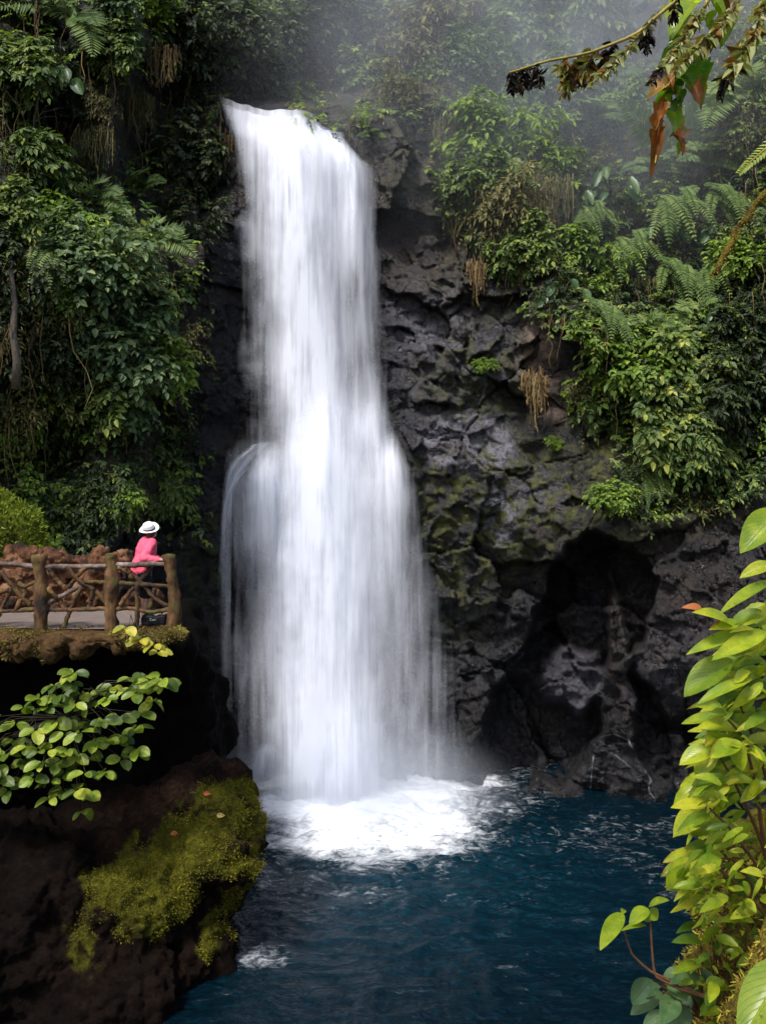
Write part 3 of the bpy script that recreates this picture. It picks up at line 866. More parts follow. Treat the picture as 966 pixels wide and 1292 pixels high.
class LB:
    """collects smooth leaves with their uv"""
    def __init__(self): self.v = []; self.q = []; self.u = []; self.r = []; self.d = []; self.n = 0

    def add(self, v, q, u, rnd, dead=0.0):
        self.v.append(v); self.q.append(q + self.n); self.u.append(u); self.r.append(np.full(len(v), rnd)); self.d.append(np.full(len(v), dead)); self.n += len(v)

    def arrays(self):
        return (np.concatenate(self.v), np.concatenate(self.q), np.concatenate(self.u), np.concatenate(self.r), np.concatenate(self.d))

    def build(self, name, mat, parent=None, loc=None):
        v, q, u, r, d = self.arrays()
        if loc is not None: v = v - np.asarray(loc)
        o = mesh_np(name, v, q, None, mat, parent, dict(rnd=r, dead=d), True, u)
        if loc is not None and parent is None: o.location = loc
        return o


def make_broad(seed, n=9, shape='heart'):
    rng = np.random.default_rng(seed); lb = LB(); mb = MB()
    for k in range(n):
        a = R(rng.uniform(-20, 200)); rr = rng.uniform(.25, .85)
        e = np.array([math.cos(a) * rr, -rng.uniform(.1, .5), math.sin(a) * rr * .9])
        mb.tube([(0, 0, 0), e * .6 + np.array([0, 0, .12]), e], [.02, .016, .01], 4, cap=False)
        v, q, u = blade(e, (e[0] * .7 + rng.normal(0, .2), -.35, -.75 + rng.normal(0, .2)), (rng.normal(0, .25), -1, .75), rng.uniform(.34, .6), rng.uniform(.26, .42), shape=shape, curl=.18, fold=.22, rng=rng)
        lb.add(v, q, u, rng.uniform(.1, .95))
    lv, lq, lu, lr, ld = lb.arrays(); tv, tq, tt, tr = mb.arrays()
    return np.concatenate([lv, tv]), np.concatenate([lq, tq + len(lv)]), np.concatenate([lr, tr]), np.concatenate([np.zeros(len(lq)), np.ones(len(tq))]), np.concatenate([lu, np.full((len(tv), 2), .5)])


def strands(mb, org, L, r, rng, sway=.12, n=5):
    for p, l in zip(org, L):
        k = np.linspace(0, 1, n)
        w = np.cumsum(rng.normal(0, sway / n, (n, 3)) * np.array([1, .7, 0]), 0) * l
        pts = p + np.stack([0 * k, -.05 * k, -l * k], 1) + w
        mb.tube(pts, np.linspace(1, .25, n) * r * rng.uniform(.5, 1.4), 3, cap=False, rnd=rng.uniform(0, 1))


def make_roots(seed, n=60, wide=.5, taper=True):
    rng = np.random.default_rng(seed); mb = MB()
    x = rng.uniform(-1, 1, n) * wide
    L = (1.25 - .85 * np.abs(x) / wide) * rng.uniform(.45, 1.1, n) if taper else rng.uniform(.3, 1.2, n)
    org = np.stack([x, rng.uniform(-.15, .15, n), rng.uniform(-.15, .12, n)], 1)
    strands(mb, org, L, .016, rng)
    # frayed bits along the strands
    m = n * 5
    i = rng.integers(0, n, m)
    p = org[i] + np.stack([rng.normal(0, .05, m), rng.normal(0, .05, m), -L[i] * rng.uniform(0, .9, m)], 1)
    v, q = small_leaves(p, np.stack([rng.normal(0, .5, m), rng.normal(-.2, .3, m), -np.ones(m)], 1), rng.normal(0, 1, (m, 3)), rng.uniform(.06, .2, m), rng.uniform(.015, .04, m))
    mb.add(v, q, None, np.repeat(rng.uniform(0, 1, m), 6))
    v, q, t, r = mb.arrays()
    return v, q, r, np.zeros(len(q))


def make_twiggy(seed):
    rng = np.random.default_rng(seed); mb = MB()
    def br(p, d, L, r, lev):
        n = 5; pts = [p]
        for k in range(n):
            d = nrmz(d + rng.normal(0, .22, 3)); p = p + d * L / n; pts.append(p)
        mb.tube(pts, np.linspace(r, r * .45, n + 1), 4, cap=False, rnd=rng.uniform(.4, 1))
        if lev:
            for k in range(3): br(np.array(pts[rng.integers(2, n + 1)]), nrmz(d + rng.normal(0, .7, 3)), L * .62, r * .5, lev - 1)
    for k in range(4): br(np.array([rng.normal(0, .1), 0, -.9]), np.array([rng.normal(0, .45), -.2, 1.]), 1.1, .035, 2)
    v, q, t, r = mb.arrays()
    return v, q, r, np.zeros(len(q))


TWO = lambda m: [M[m], M['twig']]
M['broad'] = mat_bigleaf('broad_leaf_green', G((0, (.02, .06, .018)), (.5, (.05, .12, .03)), (1, (.12, .20, .05))))
PROTO = {}


def proto(key, name, data, mats):
    V, Q, r, mi = data[:4]
    o = mesh_np(name, V, Q, None, None, None, dict(rnd=r, dead=np.zeros(len(V))), len(data) > 4, data[4] if len(data) > 4 else None, mats, mi)
    PROTO[key] = [o, False]


proto('mid', 'shrub', make_shrub(420, .165, 1), TWO('leaf_mid'))
proto('mid2', 'shrub', make_shrub(330, .21, 2, .42, .6), TWO('leaf_mid'))
proto('cool', 'shrub', make_shrub(560, .125, 3, .6, .35, 7), TWO('leaf_cool'))
proto('yel', 'shrub', make_shrub(260, .185, 4, .45, .55, 7), TWO('leaf_yellow'))
proto('yel2', 'shrub', make_shrub(330, .14, 5, .55, .4, 7, (1, .7, .7)), TWO('leaf_yellow'))
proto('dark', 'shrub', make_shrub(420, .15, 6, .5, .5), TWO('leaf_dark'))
proto('olive', 'tangled_shrub', make_shrub(240, .18, 8, .3, .9, 8, (1, .7, 1.1)), TWO('olive'))
proto('fan', 'fern', make_fern('fan', 21), [M['fern']])
proto('hang', 'fern', make_fern('hang', 22), [M['fern']])
proto('arch', 'fern', make_fern('arch', 23), [M['fern']])
proto('heart', 'broadleaf_plant', make_broad(31, 9), TWO('broad'))
proto('round', 'broadleaf_plant', make_broad(32, 5, 'round'), TWO('broad'))
proto('root', 'hanging_roots', make_roots(41), [M['root']])
proto('root2', 'hanging_roots', make_roots(42, 34, .22), [M['root']])
proto('oroot', 'hanging_moss', make_roots(43, 90, .6, False), [M['olive']])
proto('twiggy', 'bare_bush', make_twiggy(51), [M['twig']])
M['paletwig'] = mat_bark('pale_twig', [(.3, (.05, .04, .028)), (.6, (.15, .125, .09)), (.8, (.26, .22, .16))], 30)
PROTO['twiggy'][0].data.materials[0] = M['paletwig']
CATS = dict(shrub='shrub', tangled_shrub='shrub', fern='fern', broadleaf_plant='plant', hanging_roots='hanging roots', hanging_moss='hanging moss', bare_bush='bush')
GRP = dict(shrub='shrubs growing on the gorge wall', tangled_shrub='tangled shrubs on the gorge wall', fern='ferns growing on the gorge wall', broadleaf_plant='broad-leaved plants on the gorge wall',
           hanging_roots='dry roots hanging from the gorge wall', hanging_moss='mossy curtains hanging from the gorge wall', bare_bush='bare bushes on the gorge wall')


def plant(key, px, py, rpx, label, out=.45, rot=None, yaw=None, sx=1.0):
    src, used = PROTO[key]
    o = src if not used else src.copy()
    if used: COL.objects.link(o)
    PROTO[key][1] = True
    Yc = float(np.mean(cliff_Y([px, px - rpx * .4, px + rpx * .4], [py, py, py])))
    s = rpx / F * Yc
    Yc -= s * out
    o.location = P(px, py, Yc)
    s = rpx / F * Yc
    o.scale = (s * sx * (1 if RNG.random() < .5 or key in ('arch', 'heart') else -1), s, s)
    o.rotation_euler = (0, R(RNG.uniform(-25, 25) if rot is None else rot), R(RNG.uniform(-30, 30) if yaw is None else yaw))
    base = src.name.split('.')[0]
    tag(o, label, CATS[base], GRP[base])
    return o


PL = [
    # left wall, top to bottom
    ('arch', 88, 22, 62, 'largest pale fern, arching fronds at the top of the left wall', 25),
    ('mid', 28, 92, 52, 'green shrub beside the topmost pale fern on the left wall', None),
    ('round', 72, 112, 44, 'plant with two or three big dull leaves below the topmost pale fern', 0),
    ('yel2', 195, 8, 44, 'bright yellow-green shrub at the top edge, above the dry roots on the left', None),
    ('mid', 150, 58, 40, 'mid-green shrub between the topmost fern and the yellow-green shrub', None),
    ('cool', 150, 5, 40, 'blue-green shrub touching the top edge above the left wall', None),
    ('oroot', 170, 120, 40, 'olive moss curtain with pointed end on the upper left wall', 0),
    ('root', 203, 60, 52, 'brown dry roots hanging under the topmost yellow-green shrub', 0),
    ('root2', 236, 42, 34, 'short reddish dry roots hanging left of the fall, near the top', 0),
    ('twiggy', 24, 160, 62, 'pale bare bush with forked twigs on the left edge', 0),
    ('oroot', 118, 165, 42, 'olive moss curtain hanging below the broad dull leaves', 0),
    ('olive', 128, 140, 30, 'small tangled olive shrub over a moss curtain on the left', None),
    ('yel2', 97, 192, 18, 'little yellow tuft hanging in the shade of the upper left wall', None),
    ('mid2', 40, 205, 48, 'long-leaved green shrub at the foot of the pale bare bush', None),
    ('mid', 18, 270, 46, 'green shrub on the left edge, level with the arching fern pair', None),
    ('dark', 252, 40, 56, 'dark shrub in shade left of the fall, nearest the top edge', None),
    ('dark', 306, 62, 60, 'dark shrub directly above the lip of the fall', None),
    ('cool', 292, 100, 34, 'small blue-green shrub just left above the lip of the fall', None),
    ('fan', 182, 238, 50, 'dim fern in the shaded hollow of the left wall', None),
    ('arch', 192, 306, 52, 'fern with broad pale fronds drooping in the middle of the left wall', -10),
    ('yel', 98, 292, 52, 'yellow-green shrub left of the drooping pale fern', None),
    ('cool', 130, 355, 82, 'big dense blue-green shrub filling the middle of the left wall', 0),
    ('round', 222, 376, 26, 'small plant with one round bright leaf near the fall', 0),
    ('cool', 155, 445, 76, 'dense blue-green shrub directly under the biggest left shrub', 10),
    ('yel', 200, 462, 40, 'yellow-green sprays at the right edge of the lower left shrubs', -20),
    ('mid', 130, 500, 60, 'mid-green shrub at the bottom of the left wall shrubs', None),
    ('fan', 176, 428, 26, 'small yellowish fern among the left shrubs', None),
    ('olive', 36, 520, 46, 'tangled olive shrub low on the left edge', None),
    ('yel2', 18, 545, 34, 'yellow-green shrub lowest on the left edge', None),
    ('dark', 20, 350, 50, 'dark shrub in shade halfway up the left edge', None),
    ('dark', 60, 440, 46, 'dark shrub beside the thin trunk on the left edge', None),
    ('yel2', 150, 632, 34, 'low yellow-green shrub on the bare rock above the fence', None),
    ('mid', 90, 640, 36, 'low green shrub behind the fence, beside the mossy mound', None),
    ('mid2', 210, 625, 30, 'sparse green shrub above the person in the white hat', None),
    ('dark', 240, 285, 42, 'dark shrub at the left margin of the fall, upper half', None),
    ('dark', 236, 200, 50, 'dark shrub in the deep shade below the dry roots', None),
    ('olive', 232, 440, 30, 'brownish tangled shrub on rock at the left margin of the fall', None),
    ('root', 274, 168, 50, 'brown dry roots hanging from the left end of the lip', 0),
    # above the fall
    ('cool', 352, 52, 58, 'blue-green shrub in the mist behind the fall, left of centre', None),
    ('dark', 412, 60, 66, 'dark shrub in the hollow behind the fall', None),
    ('cool', 462, 32, 48, 'blue-green shrub left of the brown hanging roots above the fall', None),
    ('dark', 405, 8, 54, 'dark shrub at the top edge straight above the fall', None),
    ('root', 499, 40, 56, 'long brown roots hanging from the upper rim right of the fall', 0),
    ('olive', 545, 40, 60, 'tangled olive shrub on the rim right of the brown roots', None),
    ('root', 552, 108, 42, 'tan roots hanging under the yellow tuft right of the lip', 0),
    ('yel', 534, 100, 26, 'yellow tuft on top of tan roots right of the lip', None),
    ('olive', 520, 76, 44, 'tangled olive shrub low on the rim, nearest the right end of the lip', None),
    ('mid', 575, 62, 46, 'misty green shrub under the yellow-green shrub of the top edge', None),
    ('oroot', 575, 150, 46, 'olive moss curtain on the brown rock right of the lip', 0),
    ('olive', 640, 262, 48, 'brownish-olive shrub in front of the dry tangle on the right wall', None),
    ('mid', 665, 310, 44, 'green shrub at the lower left end of the right wall growth, above the clay', None),
    ('root2', 600, 330, 50, 'thin dry roots hanging lowest on the brown rock right of the fall', 0),
    ('yel', 660, 150, 36, 'small yellow-green shrub in mist right of the large drooping one', None),
    ('hang', 640, 215, 40, 'hanging fern in mist just right of the large drooping yellow-green shrub', 0),
    ('hang', 745, 275, 40, 'hanging fern between the two heart-leaved plants', 0),
    ('fan', 820, 215, 44, 'pale fern just under the tip of the torn brown leaf', 0),
    ('arch', 760, 95, 50, 'misty fern with spreading fronds below the top right dead frond', 10),
    ('hang', 900, 345, 42, 'hanging fern left of the mossy branch end on the right wall', 0),
    ('hang', 760, 400, 40, 'hanging fern over the left half of the lower right bush', 0),
    ('arch', 880, 395, 40, 'arching fern at the upper right of the lower right bush', 0),
    ('round', 836, 300, 34, 'plant with big pale leaves among the hanging ferns of the right wall', 0),
    ('round', 905, 300, 30, 'plant with big leaves behind the thin mossy branch', 0),
    ('arch', 665, 90, 46, 'misty fern just below the blackened tip of the dead frond', -10),
    ('arch', 120, 250, 46, 'arching fern above the yellow-green shrub on the left wall', 0),
    ('hang', 60, 330, 44, 'hanging fern left of the big blue-green shrub', 0),
    ('round', 196, 395, 28, 'plant with big pale leaves at the right edge of the big blue-green shrub', 0),
    ('yel2', 70, 380, 36, 'yellow-green sprays between the thin trunk and the big blue-green shrub', None),
    ('mid', 455, 92, 40, 'misty green shrub right behind the right half of the lip', None),
    ('olive', 500, 118, 34, 'low brownish shrub on the mossy rock at the right end of the lip', None),
    ('cool', 560, 8, 46, 'misty blue-green shrub at the top edge left of the topmost yellow-green shrub', None),
    ('fan', 425, 30, 40, 'misty fern at the top edge straight above the fall', 0),
    ('yel', 596, 22, 44, 'yellow-green shrub at the top edge, right of centre', None),
    # right wall, top to bottom
    ('mid', 650, 40, 58, 'misty green shrub at the top edge above the dead frond tip', None),
    ('mid2', 720, 30, 60, 'misty long-leaved shrub at the top edge behind the dead frond', None),
    ('cool', 590, 95, 50, 'misty blue-green shrub above the yellow shrub beside the lip', None),
    ('yel', 628, 175, 62, 'large yellow-green shrub drooping over the brown rock right of the lip', 0),
    ('mid', 610, 225, 40, 'green shrub hanging under the large drooping yellow-green shrub', None),
    ('cool', 690, 125, 54, 'misty blue-green shrub below the dead frond', None),
    ('fan', 745, 150, 56, 'misty palm-like fern left of the torn brown leaf', 0),
    ('yel', 782, 135, 38, 'misty yellow-green shrub just left of the torn brown leaf', None),
    ('yel2', 690, 205, 42, 'yellow-green shrub above the grey tangle on the right wall', None),
    ('oroot', 690, 225, 50, 'grey-olive moss curtain under a yellow-green shrub on the right wall', 0),
    ('arch', 838, 168, 54, 'pale broad fern behind the torn brown leaf', 170),
    ('arch', 930, 120, 62, 'pale broad fern high on the right edge', -15),
    ('fan', 888, 205, 58, 'fern with feathery fronds under the pale fern of the right edge', None),
    ('hang', 850, 268, 56, 'fern with long hanging fronds in the middle of the right wall', 0),
    ('hang', 912, 262, 52, 'hanging fern nearest the right edge', 0),
    ('heart', 772, 250, 44, 'plant with heart-shaped leaves below the torn brown leaf', 0),
    ('heart', 722, 262, 36, 'smaller heart-leaved plant left of its twin on the right wall', 0),
    ('yel', 742, 325, 46, 'yellow-green shrub above the two big leaves on the right wall', None),
    ('round', 708, 378, 38, 'plant with big round leaves at the left end of the right growth', 0),
    ('hang', 792, 318, 50, 'fern with one long dark frond on the right wall', 0),
    ('hang', 850, 352, 48, 'hanging fern above the lower right bush', 0),
    ('oroot', 820, 352, 46, 'brown-grey moss curtain between hanging ferns on the right wall', 0),
    ('yel2', 935, 330, 46, 'yellow-green shrub near the mossy branch on the right edge', None),
    ('fan', 735, 430, 36, 'fern arching off the left end of the lower right bush', 20),
    ('arch', 815, 412, 36, 'fern on the crown of the lower right bush', 0),
    ('yel2', 795, 462, 64, 'brightest yellow-green shrub in the lower right bush', 0),
    ('mid', 862, 462, 66, 'mid-green shrub making the middle of the lower right bush', None),
    ('mid', 830, 525, 62, 'green shrub at the bottom of the lower right bush', None),
    ('heart', 905, 415, 30, 'upright bright-leaved plant on the right of the lower right bush', 0),
    ('dark', 900, 505, 58, 'dark shrub at the right end of the lower right bush', None),
    ('mid2', 880, 560, 46, 'drooping green shrub just above the cave, at right', None),
    ('fan', 762, 540, 34, 'drooping fern at the bottom left of the lower right bush', 0),
    ('yel2', 775, 628, 32, 'bright mossy yellow-green tuft right above the cave', 0),
    ('hang', 822, 610, 30, 'small fern beside the bright tuft above the cave', 0),
    ('yel2', 888, 585, 22, 'little yellow-green tuft on rock right of the cave top', None),
    ('dark', 940, 440, 54, 'dark shrub in shade on the right edge', None),
    ('root2', 673, 470, 66, 'thin strand of dry root hanging across the pale clay patch', 0),
    ('root', 640, 275, 66, 'dry brown tangle hanging over the bare face right of the fall', 0),
    ('fan', 470, 172, 22, 'tiny fern on the mossy rock at the right end of the lip', 0),
    ('yel2', 610, 462, 16, 'small yellow-green tuft on the bare rock right of the fall', None),
    ('yel2', 700, 560, 13, 'smallest green tuft on the rock left of the lower right bush', None),
]
for key, px_, py_, r_, lab, rot in PL:
    plant(key, px_, py_, r_, lab, rot=rot, yaw=0 if rot is not None else None)

# thin trunk on the left edge
tb = MB()
yt = float(cliff_Y(18, 420)[0]) - .9
tb.tube([P(14, 340, yt), P(19, 385, yt - .05), P(17, 420, yt), P(22, 455, yt + .1), P(20, 490, yt + .3)], [.05, .07, .075, .085, .1], 8, bump=.06)
tag(tb.build('tree_trunk', M['paletwig']), 'thin pale bare trunk standing among dark shrubs on the left edge', 'tree trunk')

# ------------------------------------------------------------------ uncounted growth between the plants
rng = np.random.default_rng(77)
N = 60000
cpx = rng.uniform(-120, 1090, N); cpy = rng.uniform(-160, 690, N)
ok = veg_mask(cpx, cpy, 40)
dn = fbm(np.stack([cpx / 62, cpy / 62, cpx * 0], 1), 4, 31)
ok &= (dn + rng.normal(0, .32, N) + .35 * (cpx > 560) * (cpy < 330) + .45 * (cpx > 270) * (cpx < 590) * (cpy < 135)) > -.10
# sparser skirts on the bare rock
ok |= (rng.random(N) < .07) & (cpy < 700) & (cpx < 270)
shade = ell(cpx, cpy, 205, 205, 90, 125, 0, .4) * 1.25 + ell(cpx, cpy, 75, 575, 40, 40, 0, .4) * 1.2 + ell(cpx, cpy, 385, 75, 85, 30, 0, .5) * .6
ok &= rng.random(N) > shade * .6
cpx, cpy, dn = cpx[ok], cpy[ok], dn[ok]
n = len(cpx)
cyv = cliff_Y(cpx, cpy) - rng.uniform(.0, .55, n)
org = np.stack([(cpx - 483) / F * cyv, cyv, CAMZ - (cpy - 646) / F * cyv], 1)
out = np.stack([rng.normal(0, .6, n), -rng.uniform(.4, 1, n), rng.normal(.25, .5, n)], 1)
kind = fbm(org * .5, 3, 55) + rng.normal(0, .25, n)
kind = np.where((cpx > 540) & (cpx < 700) & (cpy < 360) & (rng.random(n) < .3), .6, kind)
kind = np.where((fbm(org * .9, 3, 66) + rng.normal(0, .2, n) > .38) & (rng.random(n) < .75), 11, kind)
q_all = []; v_all = []; r_all = []; mi = []; base = 0
for k, (lo, hi, mt, lf, wd, dr) in enumerate([(-9, -.12, 0, .13, .5, .5), (-.12, .22, 1, .14, .5, .5), (.22, .42, 2, .12, .55, .4), (.42, 9, 3, .14, .3, .9), (9, 20, 4, .15, .5, .5)]):
    s = (kind > lo) & (kind <= hi)
    v, q, r, _ = sprays(org[s], out[s], 7, .34, lf, rng, dr, wd)
    v_all.append(v); q_all.append(q + base); r_all.append(r); mi.append(np.full(len(q), mt)); base += len(v)
ug = mesh_np('undergrowth', np.concatenate(v_all), np.concatenate(q_all), None, None, None, dict(rnd=np.concatenate(r_all)), False, None,
             [M['leaf_dark'], M['leaf_mid'], M['leaf_cool'], M['olive'], M['leaf_yellow']], np.concatenate(mi))
tag(ug, 'dense small-leaved undergrowth covering the gorge walls', kind='stuff')
# hanging strings and rootlets
mb = MB()
n = 900
hx = rng.uniform(-60, 1020, n); hy = rng.uniform(-40, 520, n)
ok = veg_mask(hx, hy, 30); hx, hy = hx[ok], hy[ok]; n = len(hx)
hY = cliff_Y(hx, hy) - rng.uniform(.3, .9, n)
strands(mb, np.stack([(hx - 483) / F * hY, hY, CAMZ - (hy - 646) / F * hY], 1), rng.uniform(.5, 2.2, n), .014, rng, .3, 6)
tag(mb.build('hanging_rootlets', M['root']), 'fine rootlets and vines dangling all over the gorge walls', kind='stuff')
# ------------------------------------------------------------------ helpers for solid masses
def proj(v):
    return 483 + v[:, 0] / v[:, 1] * F, 646 - (v[:, 2] - CAMZ) / v[:, 1] * F


def mass(name, pieces, voxel, mat, amp=(.12, .04, .015), freq=(.9, 3.2, 11), attr_fn=None, flat_top=None, it=3, seed=0):
    mb = MB()
    for kind, c, r, *rot in pieces:
        rm = Matrix.Rotation(R(rot[0]), 3, 'Y') if rot else None
        if kind == 'e': mb.ball(c, r, 24, 16, rm)
        else: mb.box(c, [2 * k for k in r], rm)
    v, nrm, q, t = remeshed(mb, voxel, it)
    d = sum(a * fbm(v * f + seed, 4, int(f * 10) + seed) for a, f in zip(amp, freq))
    if flat_top is not None:
        d = d * np.where((nrm[:, 2] > .75) & (np.abs(v[:, 2] - flat_top) < .12), .12, 1)
    v = v + nrm * d[:, None]
    at = attr_fn(v, nrm) if attr_fn else {}
    o = mesh_np(name, v, q, t, mat, None, at)
    return o


ZF = 5.87                                   # the viewing path
# dark undercut rock that carries the path
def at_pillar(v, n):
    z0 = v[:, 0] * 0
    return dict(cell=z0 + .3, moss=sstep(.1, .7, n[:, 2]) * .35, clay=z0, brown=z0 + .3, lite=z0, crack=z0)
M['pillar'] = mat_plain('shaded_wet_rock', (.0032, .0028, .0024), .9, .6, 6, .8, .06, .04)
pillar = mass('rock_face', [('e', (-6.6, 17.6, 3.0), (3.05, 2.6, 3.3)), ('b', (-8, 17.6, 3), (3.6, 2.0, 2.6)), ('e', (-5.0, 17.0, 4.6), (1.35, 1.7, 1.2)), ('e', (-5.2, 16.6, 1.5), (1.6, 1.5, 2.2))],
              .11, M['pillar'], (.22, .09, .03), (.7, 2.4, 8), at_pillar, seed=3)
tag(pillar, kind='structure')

M['ledge'] = mat_moss('path_edge_stone', (.13, .075, .032), (.22, .16, .04), (.10, .075, .02))
def at_ledge(v, n):
    x, y = proj(v)
    return dict(moss=np.clip(.18 + .45 * fbm(v * .9, 3, 5) + .25 * (n[:, 2] > .5) - .5 * (n[:, 2] < -.2), 0, 1))
ledge_p = [('b', (-8.1, 14.5, ZF - .16), (3.0, 1.75, .15)), ('b', (-4.8, 14.0, ZF - .14), (.9, 1.15, .13)), ('e', (-3.9, 13.35, ZF - .14), (.55, .6, .14))]
for px_, py_, rx, rz in [(8, 808, .40, .16), (46, 812, .30, .18), (84, 807, .38, .15), (112, 810, .26, .17), (140, 807, .34, .14), (176, 805, .32, .13), (212, 801, .34, .11), (28, 820, .10, .15), (70, 820, .09, .17), (152, 814, .10, .14), (16, 824, .06, .16)]:
    ledge_p.append(('e', tuple(P(px_, py_, 12.72)), (rx, .3, rz)))
ledge = mass('stone_ledge', ledge_p, .04, M['ledge'], (.07, .07, .045, .02), (1.6, 5, 13, 30), at_ledge, ZF, 2, 9)
tag(ledge, kind='structure')
lv = np.array([v.co for v in ledge.data.vertices]); ln_ = np.array([v.normal for v in ledge.data.vertices])
rng = np.random.default_rng(35)
lx, ly = proj(lv); idx = rng.choice(np.where((lx > -60) & (ln_[:, 1] < .2) & (lv[:, 1] < 13.2) & (ln_[:, 2] > -.6) & (fbm(lv * 2.0, 3, 7) > -.15))[0], 9000); p = lv[idx] + rng.normal(0, .02, (9000, 3))
v, q = small_leaves(p, ln_[idx] * .7 + rng.normal(0, .6, p.shape) + np.array([0, 0, -.45]), rng.normal(0, 1, p.shape), rng.uniform(.02, .075, 9000), rng.uniform(.008, .022, 9000))
tag(mesh_np('ledge_moss', v, q, None, mat_leaf('rim_moss', G((0, (.05, .028, .010)), (.45, (.13, .085, .025)), (.8, (.20, .17, .03)), (1, (.30, .26, .05))), rough=.8, trans=.2, tint=(1.1, 1.1, .6)), None, dict(rnd=np.repeat(np.clip(.5 + .5 * fbm(p * 2.5, 3, 9) + rng.normal(0, .2, 9000), 0, 1), 6)), False),
    'ochre moss and rootlets along the rim of the stone ledge', kind='stuff')
M['paving'] = mat_plain('pale_path_stone', (.15, .118, .10), .8, .35, 5, .5, .02)
pb = MB()
xs = np.linspace(-10.5, -4.02, 60); ys = np.linspace(12.95, 15.3, 34)
XX, YY = np.meshgrid(xs, ys); pp = np.stack([XX.ravel(), YY.ravel(), XX.ravel() * 0], 1)
pb.add(np.stack([pp[:, 0], pp[:, 1], ZF + .03 + .018 * fbm(pp * 1.7, 4, 8)], 1), grid_faces(60, 34))
tag(pb.build('path', M['paving']), kind='structure')

# mossy boulder over the pool
def at_boulder(v, n):
    x, y = proj(v)
    m = (ell(x, y, 285, 1065, 78, 80, 20, .5) * 1.25 + ell(x, y, 235, 1105, 100, 56, -20, .6) * 1.05 + ell(x, y, 160, 1150, 66, 90, 20, .6) * .75 + ell(x, y, 276, 1175, 26, 60, 0, .5) * .8
         + ell(x, y, 296, 1010, 30, 30, 0, .5) * .5)
    m = np.clip(m, 0, 1) * .85 * (.75 + .35 * n[:, 2]) * sstep(-.8, -.1, n[:, 2] - .25 * n[:, 1]) + .5 * fbm(v * 1.7, 5, 3) * sstep(0, .3, m)
    m = np.clip(m, 0, 1)
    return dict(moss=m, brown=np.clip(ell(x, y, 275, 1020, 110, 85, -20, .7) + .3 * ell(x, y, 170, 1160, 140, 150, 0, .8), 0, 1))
M['moss'] = mat_moss('mossy_rock', (.0045, .0028, .002), (.17, .155, .012), (.05, .05, .006))
M['moss'] = mat_moss('mossy_rock', (.0045, .0028, .0020), (.21, .195, .014), (.075, .075, .008), brown=(.040, .021, .013))  # near-black bare colour stands in for shade on the boulder's left side
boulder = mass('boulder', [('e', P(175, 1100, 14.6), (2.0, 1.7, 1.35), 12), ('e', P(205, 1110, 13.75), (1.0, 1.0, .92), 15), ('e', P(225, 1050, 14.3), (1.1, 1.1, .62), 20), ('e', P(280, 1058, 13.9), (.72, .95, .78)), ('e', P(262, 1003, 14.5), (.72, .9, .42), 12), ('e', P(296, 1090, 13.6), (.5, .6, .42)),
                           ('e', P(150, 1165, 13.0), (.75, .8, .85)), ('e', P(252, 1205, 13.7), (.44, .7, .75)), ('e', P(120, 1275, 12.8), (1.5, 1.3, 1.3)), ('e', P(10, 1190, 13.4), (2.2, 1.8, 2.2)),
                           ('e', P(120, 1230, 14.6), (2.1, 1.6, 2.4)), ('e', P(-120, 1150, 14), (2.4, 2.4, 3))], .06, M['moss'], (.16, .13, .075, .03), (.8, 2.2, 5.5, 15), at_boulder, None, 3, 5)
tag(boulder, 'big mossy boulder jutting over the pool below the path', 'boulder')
# moss tufts on the boulder
mv = np.array([v.co for v in boulder.data.vertices]); mn = np.array([v.normal for v in boulder.data.vertices])
ma = np.zeros(len(mv)); boulder.data.attributes['moss'].data.foreach_get('value', ma)
rng = np.random.default_rng(5)
vis = (mn[:, 1] < .35) & ((ma > .42) & (ma + rng.normal(0, .2, len(ma)) + .45 * fbm(mv * 2.4, 4, 19) > .5))
idx = rng.choice(np.where(vis)[0], 26000)
p = mv[idx] + rng.normal(0, .03, (len(idx), 3))
M['mosstuft'] = mat_leaf('moss_tuft', G((0, (.04, .04, .005)), (.5, (.14, .13, .010)), (1, (.32, .28, .02))), rough=.7, trans=.25, tint=(1.1, 1.1, .5))
v, q = small_leaves(p, mn[idx] * .8 + rng.normal(0, .55, p.shape) + np.array([0, 0, -.2]), rng.normal(0, 1, p.shape), rng.uniform(.015, .036, len(p)), rng.uniform(.008, .02, len(p)))
mt = mesh_np('moss', v, q, None, M['mosstuft'], boulder, dict(rnd=np.repeat(np.clip(.5 + .35 * fbm(p * 3, 3, 9) + rng.normal(0, .2, len(p)), 0, 1), 6)), False)
tag(mt, kind='stuff')
# fallen leaves lying on it
M['fallen'] = mat_leaf('fallen_leaf', G((0, (.30, .06, .02)), (.5, (.40, .22, .05)), (1, (.45, .36, .12))), rough=.6, trans=.1)
for k, (fx, fy, lab) in enumerate([(261, 996, 'reddish fallen leaf on the top of the mossy boulder'), (272, 1024, 'pale yellow fallen leaf on the bright moss of the boulder'), (214, 1046, 'dark red fallen leaf on the bare brown part of the boulder')]):
    x, y = proj(mv)
    near = np.where(((x - fx) ** 2 + (y - fy) ** 2 < 60) & (mn[:, 1] < .4))[0]
    if len(near) == 0: near = np.array([np.argmin((x - fx) ** 2 + (y - fy) ** 2)])
    b = near[np.argmin(mv[near, 1])]
    lb = LB(); c = mv[b] + mn[b] * .03
    vv, qq, uu = blade((0, 0, 0), (1, -.3, .1), mn[b] + np.array([0, -.3, .2]), .14, .08)
    lb.add(vv, qq, uu, (.0, .9, .1)[k]); o = lb.build('fallen_leaf', M['fallen']); o.location = c
    tag(o, lab, 'leaf', 'fallen leaves on the boulder')

